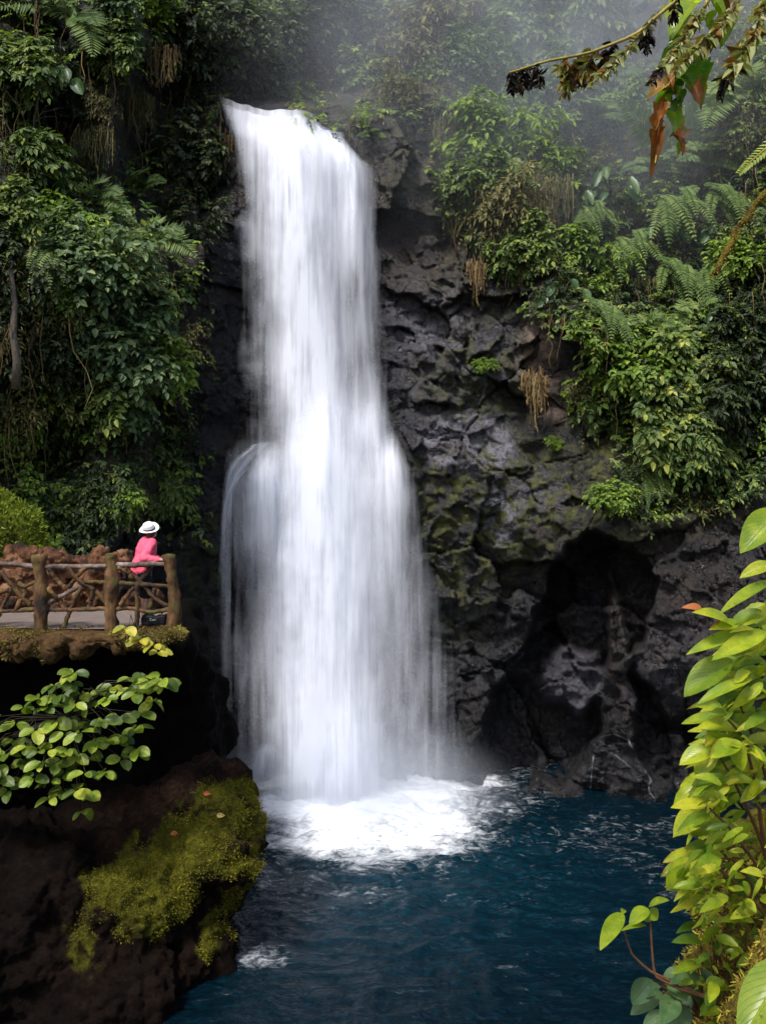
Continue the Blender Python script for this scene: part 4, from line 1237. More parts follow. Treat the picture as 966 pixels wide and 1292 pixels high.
# ------------------------------------------------------------------ rustic fence
M['log'] = mat_bark('mossy_log', [(.33, (.010, .005, .003)), (.48, (.062, .030, .011)), (.6, (.135, .066, .022)), (.75, (.23, .14, .06))], 14, .9, .03, .8, (.07, .06, .010))
M['logtop'] = mat_bark('worn_log', [(.30, (.03, .018, .013)), (.5, (.10, .065, .048)), (.7, (.25, .20, .17))], 14, .7, .02)
FY = 12.95
fence = tag(empty('log_fence', tuple(P(50, 795, FY))), 'rustic log fence with crossed branches along the edge of the path', 'fence')
fl = np.array(fence.location)
def log(name, a, b, r, mat, Ya=FY, Yb=FY, seg=22, wob=.004):
    A, B = P(a[0], a[1], Ya), P(b[0], b[1], Yb)
    t = np.linspace(0, 1, seg)[:, None]
    pts = A * (1 - t) + B * t
    pts[1:-1] += RNG.normal(0, wob, (seg - 2, 3))
    bend = np.outer(np.sin(t[:, 0] * np.pi * RNG.uniform(.8, 2.2)), RNG.normal(0, .018, 3)); pts = pts + bend
    mb = MB(); mb.tube(pts - fl, r * (1 + .1 * np.sin(t[:, 0] * RNG.uniform(4, 9) + RNG.uniform(0, 6))), 16)
    v, q, tr, rr = mb.arrays(); d = v + fl
    ax = (B - A) / np.linalg.norm(B - A); rad = (d - A) - np.outer((d - A) @ ax, ax); rad /= np.linalg.norm(rad, axis=1)[:, None] + 1e-6
    nz = fbm(d * 9, 4, 3)
    v = v + rad * (r * .22 * nz)[:, None]
    return mesh_np(name, v, q, tr, mat, fence, dict(rnd=np.clip(.5 + .5 * fbm(d * 3.5, 3, 8), 0, 1)))
for a, b, r in [((51.5, 797), (51.5, 698), .108), ((141.5, 796), (141, 700), .105), ((217.5, 792), (217, 700), .098), ((-36, 800), (-37, 700), .108), ((-120, 803), (-121, 702), .108)]:
    log('post', a, b, r, M['log'])
for a, b in [((-120, 715), (-37, 714)), ((-37, 714), (51, 714)), ((52, 715), (141, 714)), ((141, 713), (217, 712)), ]:
    log('rail', a, b, .043, M['logtop'])
for a, b in [((24, 736), (50, 738)), ((108, 734), (141, 736)), ((141, 735), (217, 740)), ((-37, 770), (51, 770)), ((52, 770), (141, 768)), ((141, 770), (217, 769)), ((-120, 770), (-37, 770))]:
    log('rail', a, b, .036, M['log'])
for a, b in [((2, 720), (40, 764)), ((14, 744), (-8, 790)), ((12, 744), (-32, 757)), ((86, 716), (137, 764)), ((55, 764), (103, 739)), ((103, 741), (78, 796)), ((62, 718), (84, 744)),
             ((152, 763), (190, 716)), ((149, 715), (213, 764)), ((173, 736), (172, 789)), ((108, 716), (86, 742)), ((62, 742), (82, 768)), ((118, 742), (112, 768)), ((20, 770), (36, 742)), ((160, 716), (168, 738)), ((196, 742), (188, 768)), ((-110, 764), (-60, 716)), ((-100, 716), (-44, 764))]:
    log('brace', a, b, .037, M['log'] if a[0] != 55 else M['logtop'], FY - .02, FY + .05)

# rusty stone wall on the far side of the path
M['rust'] = mat_bark('rusty_stone', [(.36, (.004, .002, .0015)), (.47, (.045, .017, .007)), (.58, (.14, .055, .02)), (.72, (.26, .15, .08))], 6, 1.0, .09, .85)
wp_ = []
rng = np.random.default_rng(12)
for row, (zz, rr) in enumerate([(.12, .24), (.42, .22), (.72, .2), (.98, .17)]):
    xq = -10.6
    while xq < -4.75 - .12 * row:
        r_ = rr * rng.uniform(.75, 1.3)
        wp_.append(('e', (xq, 15.75 + rng.uniform(-.06, .1), ZF + zz + rng.uniform(-.07, .07)), (r_ * 1.15, .26, r_), rng.uniform(-30, 30)))
        xq += r_ * 1.75
wall = mass('stone_wall', wp_, .032, M['rust'], (.10, .07, .035), (2.6, 6.5, 15), lambda v, n: dict(rnd=np.clip(.5 + .5 * fbm(v * 2.2, 2, 4), 0, 1)), None, 1, 2)
tag(wall, 'low wall of rounded rust-coloured stones behind the log fence', 'wall')
# mossy mound behind the wall
M['mound'] = mat_moss('mound_moss', (.05, .035, .015), (.20, .24, .02), (.10, .13, .015))
mound = mass('mossy_bank', [('e', P(-30, 712, 17.0), (1.55, .9, 1.75)), ('e', P(-120, 690, 17.0), (2.2, 1.2, 2.4))], .07, M['mound'], (.1, .05, .02), (1.2, 4, 12), lambda v, n: dict(moss=np.clip(.55 + .4 * n[:, 2], 0, 1)), None, 2, 6)
tag(mound, kind='structure')
gv = np.array([v.co for v in mound.data.vertices]); gn = np.array([v.normal for v in mound.data.vertices])
idx = rng.choice(np.where((gn[:, 1] < .4) & (gn[:, 2] > -.1))[0], 9000); p = gv[idx] + rng.normal(0, .03, (9000, 3))
v, q = small_leaves(p, gn[idx] + rng.normal(0, .5, p.shape) + np.array([0, 0, .2]), rng.normal(0, 1, p.shape), rng.uniform(.05, .13, 9000), rng.uniform(.02, .05, 9000))
tag(mesh_np('moss_tufts', v, q, None, mat_leaf('mound_tuft', G((0, (.06, .08, .01)), (.5, (.17, .22, .02)), (1, (.34, .40, .05))), trans=.3), None, dict(rnd=np.repeat(rng.uniform(0, 1, 9000), 6)), False),
    'bright moss tufts on the mound behind the fence', kind='stuff')

# ------------------------------------------------------------------ leafy shrubs on the ledge
STO = G((0, (.012, .03, .006)), (.3, (.075, .125, .013)), (.7, (.25, .33, .03)), (1, (.42, .45, .07)))
M['leafround'] = mat_bigleaf('round_leaf_green', STO, .42, .3)
M['leafgold'] = mat_bigleaf('golden_leaf', G((0, (.20, .19, .015)), (.5, (.36, .33, .025)), (1, (.50, .46, .07))), .5, .3)
M['stem'] = mat_bark('green_brown_stem', [(.3, (.012, .010, .005)), (.7, (.04, .032, .014))], 40)


def ledge_shrub(label, whorls, root, mat, leaf, Yb, seed, flat=.8):
    rng = np.random.default_rng(seed)
    t = tag(empty('ledge_shrub', tuple(root)), label, 'shrub', 'leafy shrubs on the stone ledge')
    lo = np.array(root)
    lb = LB(); mb = MB()
    for (wx_, wy_, k) in whorls:
        c = P(wx_, wy_, Yb + rng.uniform(-.35, .35))
        m = (lo + c) / 2 + np.array([rng.normal(0, .1), -.1, rng.uniform(.0, .35)])
        mb.tube([lo - lo, m - lo, c - lo], [.008, .006, .004], 5, cap=False)
        a0 = rng.uniform(0, 6.28)
        for j in range(k):
            a = a0 + j * 6.28 / k + rng.normal(0, .3)
            ax = np.array([math.cos(a), math.sin(a) * .75 - .35, rng.normal(-.22, .22)])
            L = leaf * rng.uniform(.6, 1.2)
            v, q, u = blade(c - lo + ax * .03, ax, np.array([rng.normal(0, .25), -.42 + rng.normal(0, .2), flat]), L, L * rng.uniform(.6, .78), shape='round', curl=.2, fold=.14, rng=rng)
            lb.add(v, q, u, np.clip(rng.uniform(0, 1), 0, 1))
    lb.build('foliage', mat, t); mb.build('stem', M['stem'], t)
    return t


rng = np.random.default_rng(17)
LP = [(0, 905), (40, 886), (80, 850), (95, 845), (130, 862), (190, 848), (216, 862), (205, 885), (172, 925), (182, 945), (150, 962), (122, 980), (116, 1022), (95, 1000), (70, 1012), (40, 985), (0, 1005), (-60, 1000), (-60, 900)]
wh = []
while len(wh) < 70:
    x, y = rng.uniform(-60, 215), rng.uniform(845, 1020)
    if in_poly(np.array([x]), np.array([y]), LP)[0] and all((x - a) ** 2 + (y - b) ** 2 > 190 for a, b, _ in wh): wh.append((x, y, rng.integers(3, 7)))
wh += [(94, 848, 7), (105, 1022, 3), (190, 858, 5), (165, 866, 5), (128, 872, 4), (205, 866, 3)]
ledge_shrub('shrub with round yellow-green leaves hanging in front of the dark hollow under the path', wh, P(90, 905, 13.0), M['leafround'], .235, 12.25, 3)
ledge_shrub('small plant with golden leaves on the ledge below the person', [(163, 797, 5), (180, 805, 5), (196, 812, 4), (200, 822, 4), (170, 806, 3), (160, 790, 3)], P(175, 806, 12.75), M['leafgold'], .19, 12.3, 4)

# ------------------------------------------------------------------ the person at the rail
def capsules(mb, pts, rads, ns=14, sx=1.0):
    """tapered limb through joints, rounded at each joint"""
    pts = [np.asarray(p, float) for p in pts]
    for k in range(len(pts) - 1):
        n = 7; t = np.linspace(0, 1, n)
        seg = pts[k][None] * (1 - t[:, None]) + pts[k + 1][None] * t[:, None]
        mb.tube(seg, rads[k] * (1 - t) + rads[k + 1] * t, ns)
    for p, r in zip(pts, rads): mb.ball(p, r, 14, 8)


def skin_mesh(name, mb, voxel, mat, parent, it=4, amp=0.0, fq=9):
    v, n, q, t = remeshed(mb, voxel, it)
    if amp: v = v + n * (amp * fbm(v * fq, 3, 3))[:, None]
    return mesh_np(name, v, q, t, mat, parent, dict(rnd=np.full(len(v), .5)))


M['skin'] = mat_plain('skin', (.46, .24, .17), .5, .1, 30)
M['pink'] = mat_plain('pink_cloth', (.80, .095, .165), .75, .12, 30, .25, .004)
M['navy'] = mat_plain('dark_cloth', (.010, .012, .022), .8, .3, 40)
M['hatw'] = mat_plain('white_straw', (.80, .79, .76), .7, .06, 60)
M['band'] = mat_plain('dark_band', (.02, .02, .022), .6, .2, 40)
M['hair'] = mat_plain('brown_hair', (.06, .035, .02), .6, .4, 60)
M['shoe'] = mat_plain('pale_shoe', (.42, .34, .32), .6, .2, 40)
M['bag'] = mat_plain('black_fabric', (.006, .006, .007), .7, .4, 30)
PX, PY = (179 - 483) / F * 13.25, 13.25
person = tag(empty('person', (PX, PY, ZF + .04), R(38)), 'person in pink jacket and white hat leaning on the log fence', 'person')
sh = {s: (.10, s * .175, 1.365) for s in (-1, 1)}
RE, RH = (-.08, -.30, 1.13), (.17, -.47, 1.105)
LE, LH = (.20, .27, 1.13), (.40, .16, 1.10)
mb = MB()
capsules(mb, [(0, 0, .93), (.04, 0, 1.10), (.09, 0, 1.27), (.105, 0, 1.36)], [.125, .112, .125, .10])
capsules(mb, [(.115, 0, 1.38), (.15, 0, 1.47)], [.055, .05])
hc = np.array([.165, 0, 1.565])
mb.ball(hc, (.098, .076, .115), 20, 14)
HZ = np.array(Matrix.Rotation(R(32), 3, 'Z'))                           # the head is turned to the fall
hp = lambda x, y, z: hc + HZ @ np.array([x, y, z])
mb.ball(hp(.06, 0, -.065), (.045, .045, .045))            # jaw
mb.ball(hp(.10, 0, -.005), (.018, .015, .018))            # nose
mb.ball(hp(.088, 0, -.05), (.018, .022, .009))            # mouth
for s in (-1, 1):
    mb.ball(hp(-.005, s * .078, 0), (.018, .010, .03))      # ears
    mb.ball(hp(.082, s * .033, .012), (.012, .014, .009))   # eyes
    capsules(mb, [sh[s], (RE if s < 0 else LE), (RH if s < 0 else LH)], [.052, .040, .027])
    capsules(mb, [(.0, s * .095, .92), (.05 if s < 0 else .08, s * .105, .50), (-.02 if s < 0 else .10, s * .11, .085)], [.092, .056, .037])
    capsules(mb, [(-.04 if s < 0 else .07, s * .11, .045), (.14 if s < 0 else .25, s * .125, .03)], [.036, .03])
    H = np.array(RH if s < 0 else LH); E_ = np.array(RE if s < 0 else LE)
    d = (H - E_) / np.linalg.norm(H - E_); sd_ = np.cross(d, (0, 0, 1)); sd_ /= np.linalg.norm(sd_)
    mb.ball(H + d * .045, (.042, .042, .02))
    for j, (off, ln) in enumerate([(-.030, .060), (-.010, .072), (.010, .068), (.029, .052)]):
        b = H + d * .075 + sd_ * off
        capsules(mb, [b, b + d * ln * .55 + np.array([0, 0, -.004]), b + d * ln * .85 + np.array([0, 0, -.028])], [.0095, .009, .008], 8)
    b = H + d * .03 + sd_ * s * .034
    capsules(mb, [b, b + sd_ * s * .025 + d * .03 + np.array([0, 0, -.012])], [.011, .009], 8)
skin_mesh('body', mb, .0085, M['skin'], person, 3)
mb = MB()
capsules(mb, [(-.005, 0, .90), (.0, 0, 1.0), (.04, 0, 1.12), (.085, 0, 1.27), (.10, 0, 1.355)], [.175, .168, .16, .172, .13])
for s in (-1, 1):
    capsules(mb, [(.09, s * .11, 1.34), sh[s], (RE if s < 0 else LE), tuple(np.array(RE if s < 0 else LE) * .30 + np.array(RH if s < 0 else LH) * .70)], [.095, .088, .074, .055])
    capsules(mb, [(0, s * .07, .90), (.06, s * .09, 1.25)], [.135, .118])
capsules(mb, [(.105, 0, 1.37), (.125, 0, 1.425)], [.075, .066])
skin_mesh('jacket', mb, .012, M['pink'], person, 3, .012, 11)
mb = MB()
mb.ball((-.005, 0, .87), (.135, .165, .12), 20, 12)
for s in (-1, 1): capsules(mb, [(0, s * .09, .86), (.045 if s < 0 else .07, s * .105, .53)], [.128, .095])
skin_mesh('shorts', mb, .012, M['navy'], person, 3, .008, 12)
for s in (-1, 1):
    mb = MB(); x0 = -.05 if s < 0 else .06
    capsules(mb, [(x0, s * .11, .045), (x0 + .10, s * .118, .042), (x0 + .20, s * .126, .036)], [.048, .047, .042])
    skin_mesh('shoe', mb, .01, M['shoe'], person, 2)
mb = MB(); mb.ball(hp(-.03, 0, .005), (.088, .088, .115), 20, 14); mb.ball(hp(-.07, 0, -.06), (.05, .06, .06))
skin_mesh('hair', mb, .009, M['hair'], person, 2, .006, 30)
# hat, tipped back and to the side
hat = empty('hat', tuple(hc + np.array([-.045, -.03, .035]))); hat.parent = person
hat.rotation_euler = Vector((-.44, -.40, .80)).to_track_quat('Z', 'Y').to_euler()
def lathe_bent(prof, nu=36, bend=0.0):
    a = np.linspace(0, 2 * np.pi, nu, endpoint=False); v = []
    for r, z in prof: v.append(np.stack([r * np.cos(a) * 1.06, r * np.sin(a) * .94, z + bend * (r * np.abs(np.sin(a))) ** 2], 1))
    v = np.concatenate(v); q = []
    for k in range(len(prof) - 1):
        for j in range(nu): q.append((k * nu + j, k * nu + (j + 1) % nu, (k + 1) * nu + (j + 1) % nu, (k + 1) * nu + j))
    return v, q
mb = MB(); v, q = lathe_bent([(.004, .122), (.05, .118), (.078, .105), (.089, .08), (.094, .03), (.098, .005), (.118, -.003), (.145, .002), (.158, .009), (.158, .004), (.142, -.006), (.115, -.010), (.09, -.004)], bend=1.3)
mb.add(v, q); crown = mb.build('crown_and_brim', M['hatw'], hat)
mb = MB(); v, q = lathe_bent([(.0965, .008), (.0995, .010), (.0975, .036), (.0945, .036)], bend=1.3); mb.add(v, q); mb.build('hat_band', M['band'], hat)

# black bag by the feet
bag = tag(empty('bag', (float((195 - 483) / F * 13.15), 13.15, ZF + .04)), 'black bag with a small white mark lying at the feet of the person', 'bag')
mb = MB(); mb.box((0, 0, .10), (.40, .18, .15)); mb.ball((-.08, 0, .14), (.14, .1, .07)); mb.ball((.12, 0, .12), (.12, .1, .08)); v, n, q, t = remeshed(mb, .015, 8)
mesh_np('pouch', v + n * (.028 * fbm(v * 7, 3, 4))[:, None], q, t, M['bag'], bag)
mb = MB(); mb.tube([(-.13, 0, .2), (-.08, -.02, .29), (.08, -.02, .29), (.13, 0, .2)], .013, 6); mb.build('handle', M['bag'], bag)
M['white'] = mat_plain('white_print', (.8, .8, .8), .6, .05)
mb = MB()
for a, b, c in [((-.03, .10), (-.024, .135), (-.034, .14)), ((-.04, .136), (-.02, .14), (-.012, .138)), ((-.008, .105), (.004, .122), (.010, .106)), ((.018, .106), (.024, .125), (.034, .108)), ((.04, .106), (.05, .124), (.06, .112))]:
    mb.tube([(x, -.125, z) for x, z in (a, b, c)], .005, 5)
mb.build('lettering', M['white'], bag)
# ------------------------------------------------------------------ close plants on the right
STN = G((0, (.03, .075, .010)), (.28, (.13, .22, .016)), (.6, (.36, .44, .022)), (1, (.60, .56, .045)))
M['near'] = mat_bigleaf('near_leaf_green', STN, .36, .42, True)
M['nearstem'] = mat_bark('reddish_stem', [(.3, (.05, .02, .012)), (.7, (.16, .075, .03))], 60, .4, .003, .5)


def leaf_to(lb, b, tip, wpx, Y, lo, rnd, dead=0.0, dY=None, shape='oval', curl=.22, fold=.2, rng=RNG, nrm=None, wave=.0, ragged=0.0):
    """a leaf from its base to its tip, its own depth and bend"""
    B = P(b[0], b[1], Y); T = P(tip[0], tip[1], Y + (rng.uniform(-.16, .10) if dY is None else dY))
    ax = T - B; L = np.linalg.norm(ax)
    n = np.array([rng.normal(0, .25), -.55, .85]) if nrm is None else np.asarray(nrm, float)
    v, q, u = blade(B - lo, ax + np.array([0, 0, curl * L * .5]), n, L * 1.03, wpx / F * Y, 7, 17 if ragged else 13, shape, curl, fold, wave, rng, ragged)
    lb.add(v, q, u, rnd, dead)


rng = np.random.default_rng(8)
YN = 3.3
root = P(985, 1180, 3.6)
t = tag(empty('leafy_shrub', tuple(root)), 'tall sunlit shrub with long yellow-green leaves filling the right edge', 'shrub', 'close shrubs on the near bank')
lb = LB(); mb = MB(); lo = root
stems = [[(985, 1180), (965, 1090), (955, 1000), (938, 930), (915, 905)], [(985, 1180), (985, 1050), (960, 960), (935, 890), (905, 868), (880, 862)],
         [(990, 1150), (1000, 960), (965, 860), (940, 828), (915, 812)], [(990, 1150), (1010, 900), (985, 800), (962, 775), (930, 775)],
         [(985, 1180), (960, 1100), (925, 1050), (895, 1020)], [(985, 1180), (945, 1130), (905, 1095), (870, 1085)], [(990, 1150), (1020, 850), (1000, 720), (975, 700)],
         [(985, 1180), (950, 1120), (925, 1085), (900, 1080)], [(985, 1180), (960, 1060), (925, 985), (902, 946)]]
for k, s in enumerate(stems):
    yy = np.linspace(3.6, YN - .15 + .12 * (k % 4), len(s))
    pts = np.array([P(x, y, d) for (x, y), d in zip(s, yy)]) - lo
    tt = np.linspace(0, 1, 14); ss = np.linspace(0, 1, len(s))
    pts = np.stack([np.interp(tt, ss, pts[:, c]) for c in range(3)], 1)
    mb.tube(pts, np.linspace(.011, .004, 14), 6, cap=False, rnd=.5)
EXPL = [((923, 790), (884, 768), 24, .75, 1.0), ((945, 797), (871, 822), 20, .55, 0), ((967, 797), (905, 830), 24, .6, 0), ((924, 832), (863, 876), 40, .35, 0), ((950, 830), (923, 845), 18, .45, 0),
        ((948, 857), (882, 884), 18, .55, 0), ((940, 862), (896, 874), 16, .6, 0), ((911, 893), (875, 889), 17, .6, 0), ((913, 907), (857, 911), 19, .5, 0), ((936, 921), (886, 915), 24, .65, 0),
        ((900, 945), (858, 963), 27, .7, 0), ((903, 947), (877, 978), 24, .75, 0), ((931, 937), (898, 955), 26, .6, .5), ((985, 645), (940, 692), 42, .45, 0), ((975, 712), (936, 727), 20, .85, 0),
        ((975, 732), (912, 768), 17, .4, 0), ((972, 772), (928, 790), 22, .75, 0), ((891, 1015), (849, 1018), 17, .85, 0), ((888, 1017), (851, 1054), 28, .8, 0), ((917, 975), (873, 990), 20, .35, 0),
        ((868, 1088), (834, 1124), 22, .5, .4), ((872, 1086), (838, 1096), 16, .7, .3), ((905, 1080), (880, 1108), 24, .3, 0), ((868, 1092), (856, 1112), 16, .5, 0)]
for b, tp, w, r_, dd in EXPL:
    leaf_to(lb, b, tp, w, YN + rng.uniform(-.25, .15), lo, r_, dd, rng=rng, curl=rng.uniform(.12, .3))
# the rest of the crown, whorls along the stems
for k in range(520):
    y = rng.uniform(760, 1150)
    edge = np.interp(y, [760, 800, 860, 910, 960, 1010, 1060, 1100, 1150], [952, 930, 922, 905, 905, 888, 876, 866, 872])
    x = edge + abs(rng.normal(0, 1)) * 42 + rng.uniform(-9, 14)
    if x > 1060: continue
    a = rng.uniform(120, 250) if rng.random() < .7 else rng.uniform(-60, 300)
    L = rng.uniform(18, 52) * rng.uniform(.7, 1.1) * (1 if y < 1000 else .75)
    tp = (x + L * math.cos(R(a)), y - L * .55 * math.sin(R(a)) + rng.uniform(2, 16))
    leaf_to(lb, (x, y), tp, L * rng.uniform(.30, .46), YN + rng.uniform(-.2, .75), lo, rng.beta(1.6, 1.3), rng.uniform(.7, 1) if rng.random() < .34 else 0, rng=rng, curl=rng.uniform(.05, .5), wave=rng.uniform(0, .09), ragged=.05, shape='lance' if rng.random() < .3 else 'oval')
lb.build('foliage', M['near'], t); mb.build('stem', M['nearstem'], t)
lb = LB(); leaf_to(lb, (886, 771), (866, 764), 14, YN - .03, lo, .6, 1.0, dY=-.02, curl=.5, rng=rng)
M['rusty'] = mat_leaf('rusty_leaf', G((0, (.2, .05, .015)), (1, (.40, .14, .04))), trans=.2, tint=(1.1, .9, .7)); lb.build('withered_leaf', M['rusty'], t)

# sprig leaning over the water
r2 = P(900, 1262, 3.75)
t = tag(empty('leafy_shrub', tuple(r2)), 'thin two-stemmed sprig reaching out over the dark water', 'shrub', 'close shrubs on the near bank')
lb = LB(); mb = MB()
for s in ([(900, 1262), (850, 1245), (825, 1231), (822, 1200), (820, 1164), (818, 1147)], [(900, 1262), (850, 1240), (817, 1224), (797, 1205), (788, 1180), (784, 1155)]):
    pts = np.array([P(x, y, 3.6) for x, y in s]) - r2; tt = np.linspace(0, 1, 14); ss = np.linspace(0, 1, len(s))
    mb.tube(np.stack([np.interp(tt, ss, pts[:, c]) for c in range(3)], 1), np.linspace(.008, .0035, 14), 6, cap=False)
for b, tp, w, r_ in [((785, 1152), (759, 1194), 17, .45), ((786, 1153), (768, 1180), 12, .3), ((784, 1153), (788, 1146), 6, .6), ((817, 1146), (795, 1166), 15, .45), ((818, 1144), (838, 1134), 11, .4), ((817, 1148), (829, 1161), 14, .5), ((815, 1168), (787, 1170), 7, .6), ((820, 1152), (812, 1163), 10, .4)]:
    leaf_to(lb, b, tp, w * 1.25, 3.6, r2, r_, 0, rng=rng)
lb.build('foliage', M['near'], t); mb.build('stem', M['nearstem'], t)

# broad dull plant at the very bottom
r3 = P(885, 1285, 3.9)
M['dull'] = mat_bigleaf('dull_leaf_green', G((0, (.03, .07, .03)), (.6, (.09, .16, .06)), (1, (.17, .24, .09))), .5, .3)
t = tag(empty('leafy_shrub', tuple(r3)), 'low dull-green broad-leaved plant at the bottom edge by the bank', 'shrub', 'close shrubs on the near bank')
lb = LB(); mb = MB()
for b, tp, w, r_ in [((822, 1236), (798, 1268), 26, .2), ((835, 1252), (797, 1280), 22, .7), ((833, 1245), (806, 1258), 18, .4), ((842, 1240), (866, 1262), 24, .5), ((850, 1258), (838, 1290), 26, .6), ((862, 1248), (858, 1285), 24, .4), ((870, 1252), (896, 1280), 26, .35), ((838, 1278), (812, 1300), 20, .5),
                     ((880, 1230), (852, 1240), 18, .6), ((885, 1222), (900, 1248), 18, .5), ((858, 1226), (836, 1232), 14, .6), ((868, 1270), (846, 1306), 26, .3)]:
    leaf_to(lb, b, tp, w, 3.75 + rng.uniform(-.1, .1), r3, r_, 0, rng=rng)
    mb.tube([np.zeros(3), (P(b[0], b[1], 3.8) - r3) * .6 + np.array([0, 0, .03]), P(b[0], b[1], 3.75) - r3], [.006, .005, .003], 5, cap=False)
lb.build('foliage', M['dull'], t); mb.build('stem', M['nearstem'], t)

# the near bank: soil and moss falling away to the pool
M['bank'] = mat_moss('bank_moss', (.060, .026, .010), (.28, .24, .02), (.12, .10, .015))
bank = mass('near_bank', [('e', P(1010, 1330, 4.4), (.62, .8, .75)), ('e', P(985, 1240, 4.5), (.40, .7, .50)), ('e', P(1060, 1200, 4.6), (.7, 1.0, .75)), ('e', P(930, 1330, 4.3), (.3, .6, .42)),
                          ('e', (2.35, 3.2, 4.7), (.72, 1.3, .95)), ('e', (2.3, 3.9, 4.6), (.62, .8, 1.0)), ('e', (4.0, 4.0, 2.6), (2.2, 3.4, 3.4)), ('e', (3.2, 1.6, 2.6), (2.2, 3.0, 3.1)), ('e', (3.6, 5.2, .6), (2.4, 3.0, 3.0))], .035, M['bank'], (.12, .06, .03, .012), (1.3, 4, 11, 30),
            lambda v, n: dict(moss=np.clip(.42 + .5 * fbm(v * 2.5, 3, 6) + .15 * n[:, 2], 0, 1)), None, 2, 14)
tag(bank, kind='structure')
bv = np.array([v.co for v in bank.data.vertices]); bn = np.array([v.normal for v in bank.data.vertices])
x, y = proj(bv); s = np.where((bv[:, 1] > 2.5) & (x > 840) & (x < 1050) & (y > 1080) & (y < 1330) & (bn[:, 1] < .5))[0]
if len(s):
    idx = rng.choice(s, 16000); p = bv[idx] + rng.normal(0, .012, (16000, 3))
    v, q = small_leaves(p, bn[idx] + rng.normal(0, .7, p.shape) + np.array([0, 0, -.1]), rng.normal(0, 1, p.shape), rng.uniform(.012, .045, 16000), rng.uniform(.005, .012, 16000))
    tag(mesh_np('bank_moss', v, q, None, mat_leaf('bank_tuft', G((0, (.05, .025, .008)), (.35, (.12, .09, .012)), (.7, (.26, .22, .02)), (1, (.42, .36, .05))), trans=.25, tint=(1.1, 1.1, .5)), None, dict(rnd=np.repeat(np.clip(.5 + .5 * fbm(p * 4, 3, 5) + rng.normal(0, .2, 16000), 0, 1), 6)), False),
        'ochre moss and rootlets covering the near bank at bottom right', kind='stuff')
# scattered small leaves on the bank
lb = LB()
r4 = P(960, 1230, 3.9)
t = tag(empty('leafy_shrub', tuple(r4)), 'scattered small-leaved plants sprouting from the ochre mossy bank', 'shrub', 'close shrubs on the near bank')
mb = MB()
for k in range(260):
    x = rng.uniform(840, 990); y = rng.uniform(1090, 1300)
    if x < 852 + abs(y - 1180) * .22 + rng.uniform(0, 40): continue
    a = rng.uniform(0, 360); L = rng.uniform(10, 30)
    leaf_to(lb, (x, y), (x + L * math.cos(R(a)), y + L * .6 * math.sin(R(a)) + 5), L * .5, rng.uniform(3.4, 3.75), r4, rng.uniform(0, .85), 0, rng=rng)
    if k % 3 == 0: mb.tube([P(x + rng.uniform(-4, 10), y + 30, 3.95) - r4, P(x, y, 3.65) - r4], [.004, .002], 4, cap=False)
lb.build('foliage', M['near'], t); mb.build('stem', M['nearstem'], t)

# trunk just outside the frame that carries the branches, frond and torn leaf
M['trunkmoss'] = mat_moss('mossy_trunk', (.05, .028, .014), (.20, .17, .02), (.09, .07, .015))
mb = MB(); tz = np.linspace(3.6, 10.1, 40)
mb.tube(np.stack([2.02 + .04 * np.sin(tz * 1.3), 2.3 + .03 * np.cos(tz * 1.7), tz], 1), np.linspace(.17, .10, 40), 18, bump=.04)
v, q, t_, r_ = mb.arrays(); v = v + (fbm(v * 5, 4, 3) * .012)[:, None]
tag(mesh_np('tree_trunk', v, q, t_, M['trunkmoss'], None, dict(moss=np.clip(.4 + .5 * fbm(v * 3, 3, 2), 0, 1))), 'mossy trunk standing on the near bank just beyond the right edge', 'tree trunk')

# mossy branch and the near leaf at the corner
M['mossbr'] = mat_moss('mossy_branch', (.06, .03, .012), (.32, .26, .03), (.15, .11, .02))
def branch(name, pts, rad, label, mat, tuft=0, group=None, col='mosstuft'):
    pts = np.array(pts); n = 26; tt = np.linspace(0, 1, n); ss = np.linspace(0, 1, len(pts))
    pp = np.stack([np.interp(tt, ss, pts[:, c]) for c in range(3)], 1) + rng.normal(0, rad * .25, (n, 3))
    rr = rad * rng.uniform(.8, 1.2, n) * np.linspace(1.15, .8, n)
    mb = MB(); mb.tube(pp, rr, 14, bump=.1)
    v, q, t_, r_ = mb.arrays()
    o = mesh_np(name, v - pp[0], q, t_, mat, None, dict(moss=np.clip(.6 + .4 * fbm(v * 9, 3, 2), 0, 1), rnd=r_)); o.location = pp[0]
    tag(o, label, 'branch', group)
    if tuft:
        k = rng.integers(0, n, tuft); d = nrmz(rng.normal(0, 1, (tuft, 3)))
        p = pp[k] + (np.roll(pp, -1, 0)[k] - pp[k]) * (k < n - 1)[:, None] * rng.random((tuft, 1)) + d * rr[k][:, None] * .9
        v, q = small_leaves(p - pp[0], d + rng.normal(0, .6, d.shape) + np.array([0, 0, -.5]), rng.normal(0, 1, d.shape), rng.uniform(.4, 1.3, tuft) * rad, rng.uniform(.12, .35, tuft) * rad)
        m = mesh_np('moss', v, q, None, M[col], o, dict(rnd=np.repeat(rng.uniform(0, 1, tuft), 6)), False); tag(m, kind='stuff')
    return o
M['ochretuft'] = mat_leaf('ochre_tuft', G((0, (.10, .05, .01)), (.5, (.28, .21, .02)), (1, (.48, .40, .05))), trans=.25, tint=(1.1, 1.0, .4))
branch('mossy_branch', [np.array([2.0, 2.3, 6.9]), P(1180, 1080, 2.15), P(985, 1165, 2.0), P(955, 1225, 2.0), P(925, 1280, 1.95), P(900, 1345, 1.9)], .022, 'leaning branch with ochre moss at the bottom right corner', M['mossbr'], 1200, 'mossy branches', 'ochretuft')
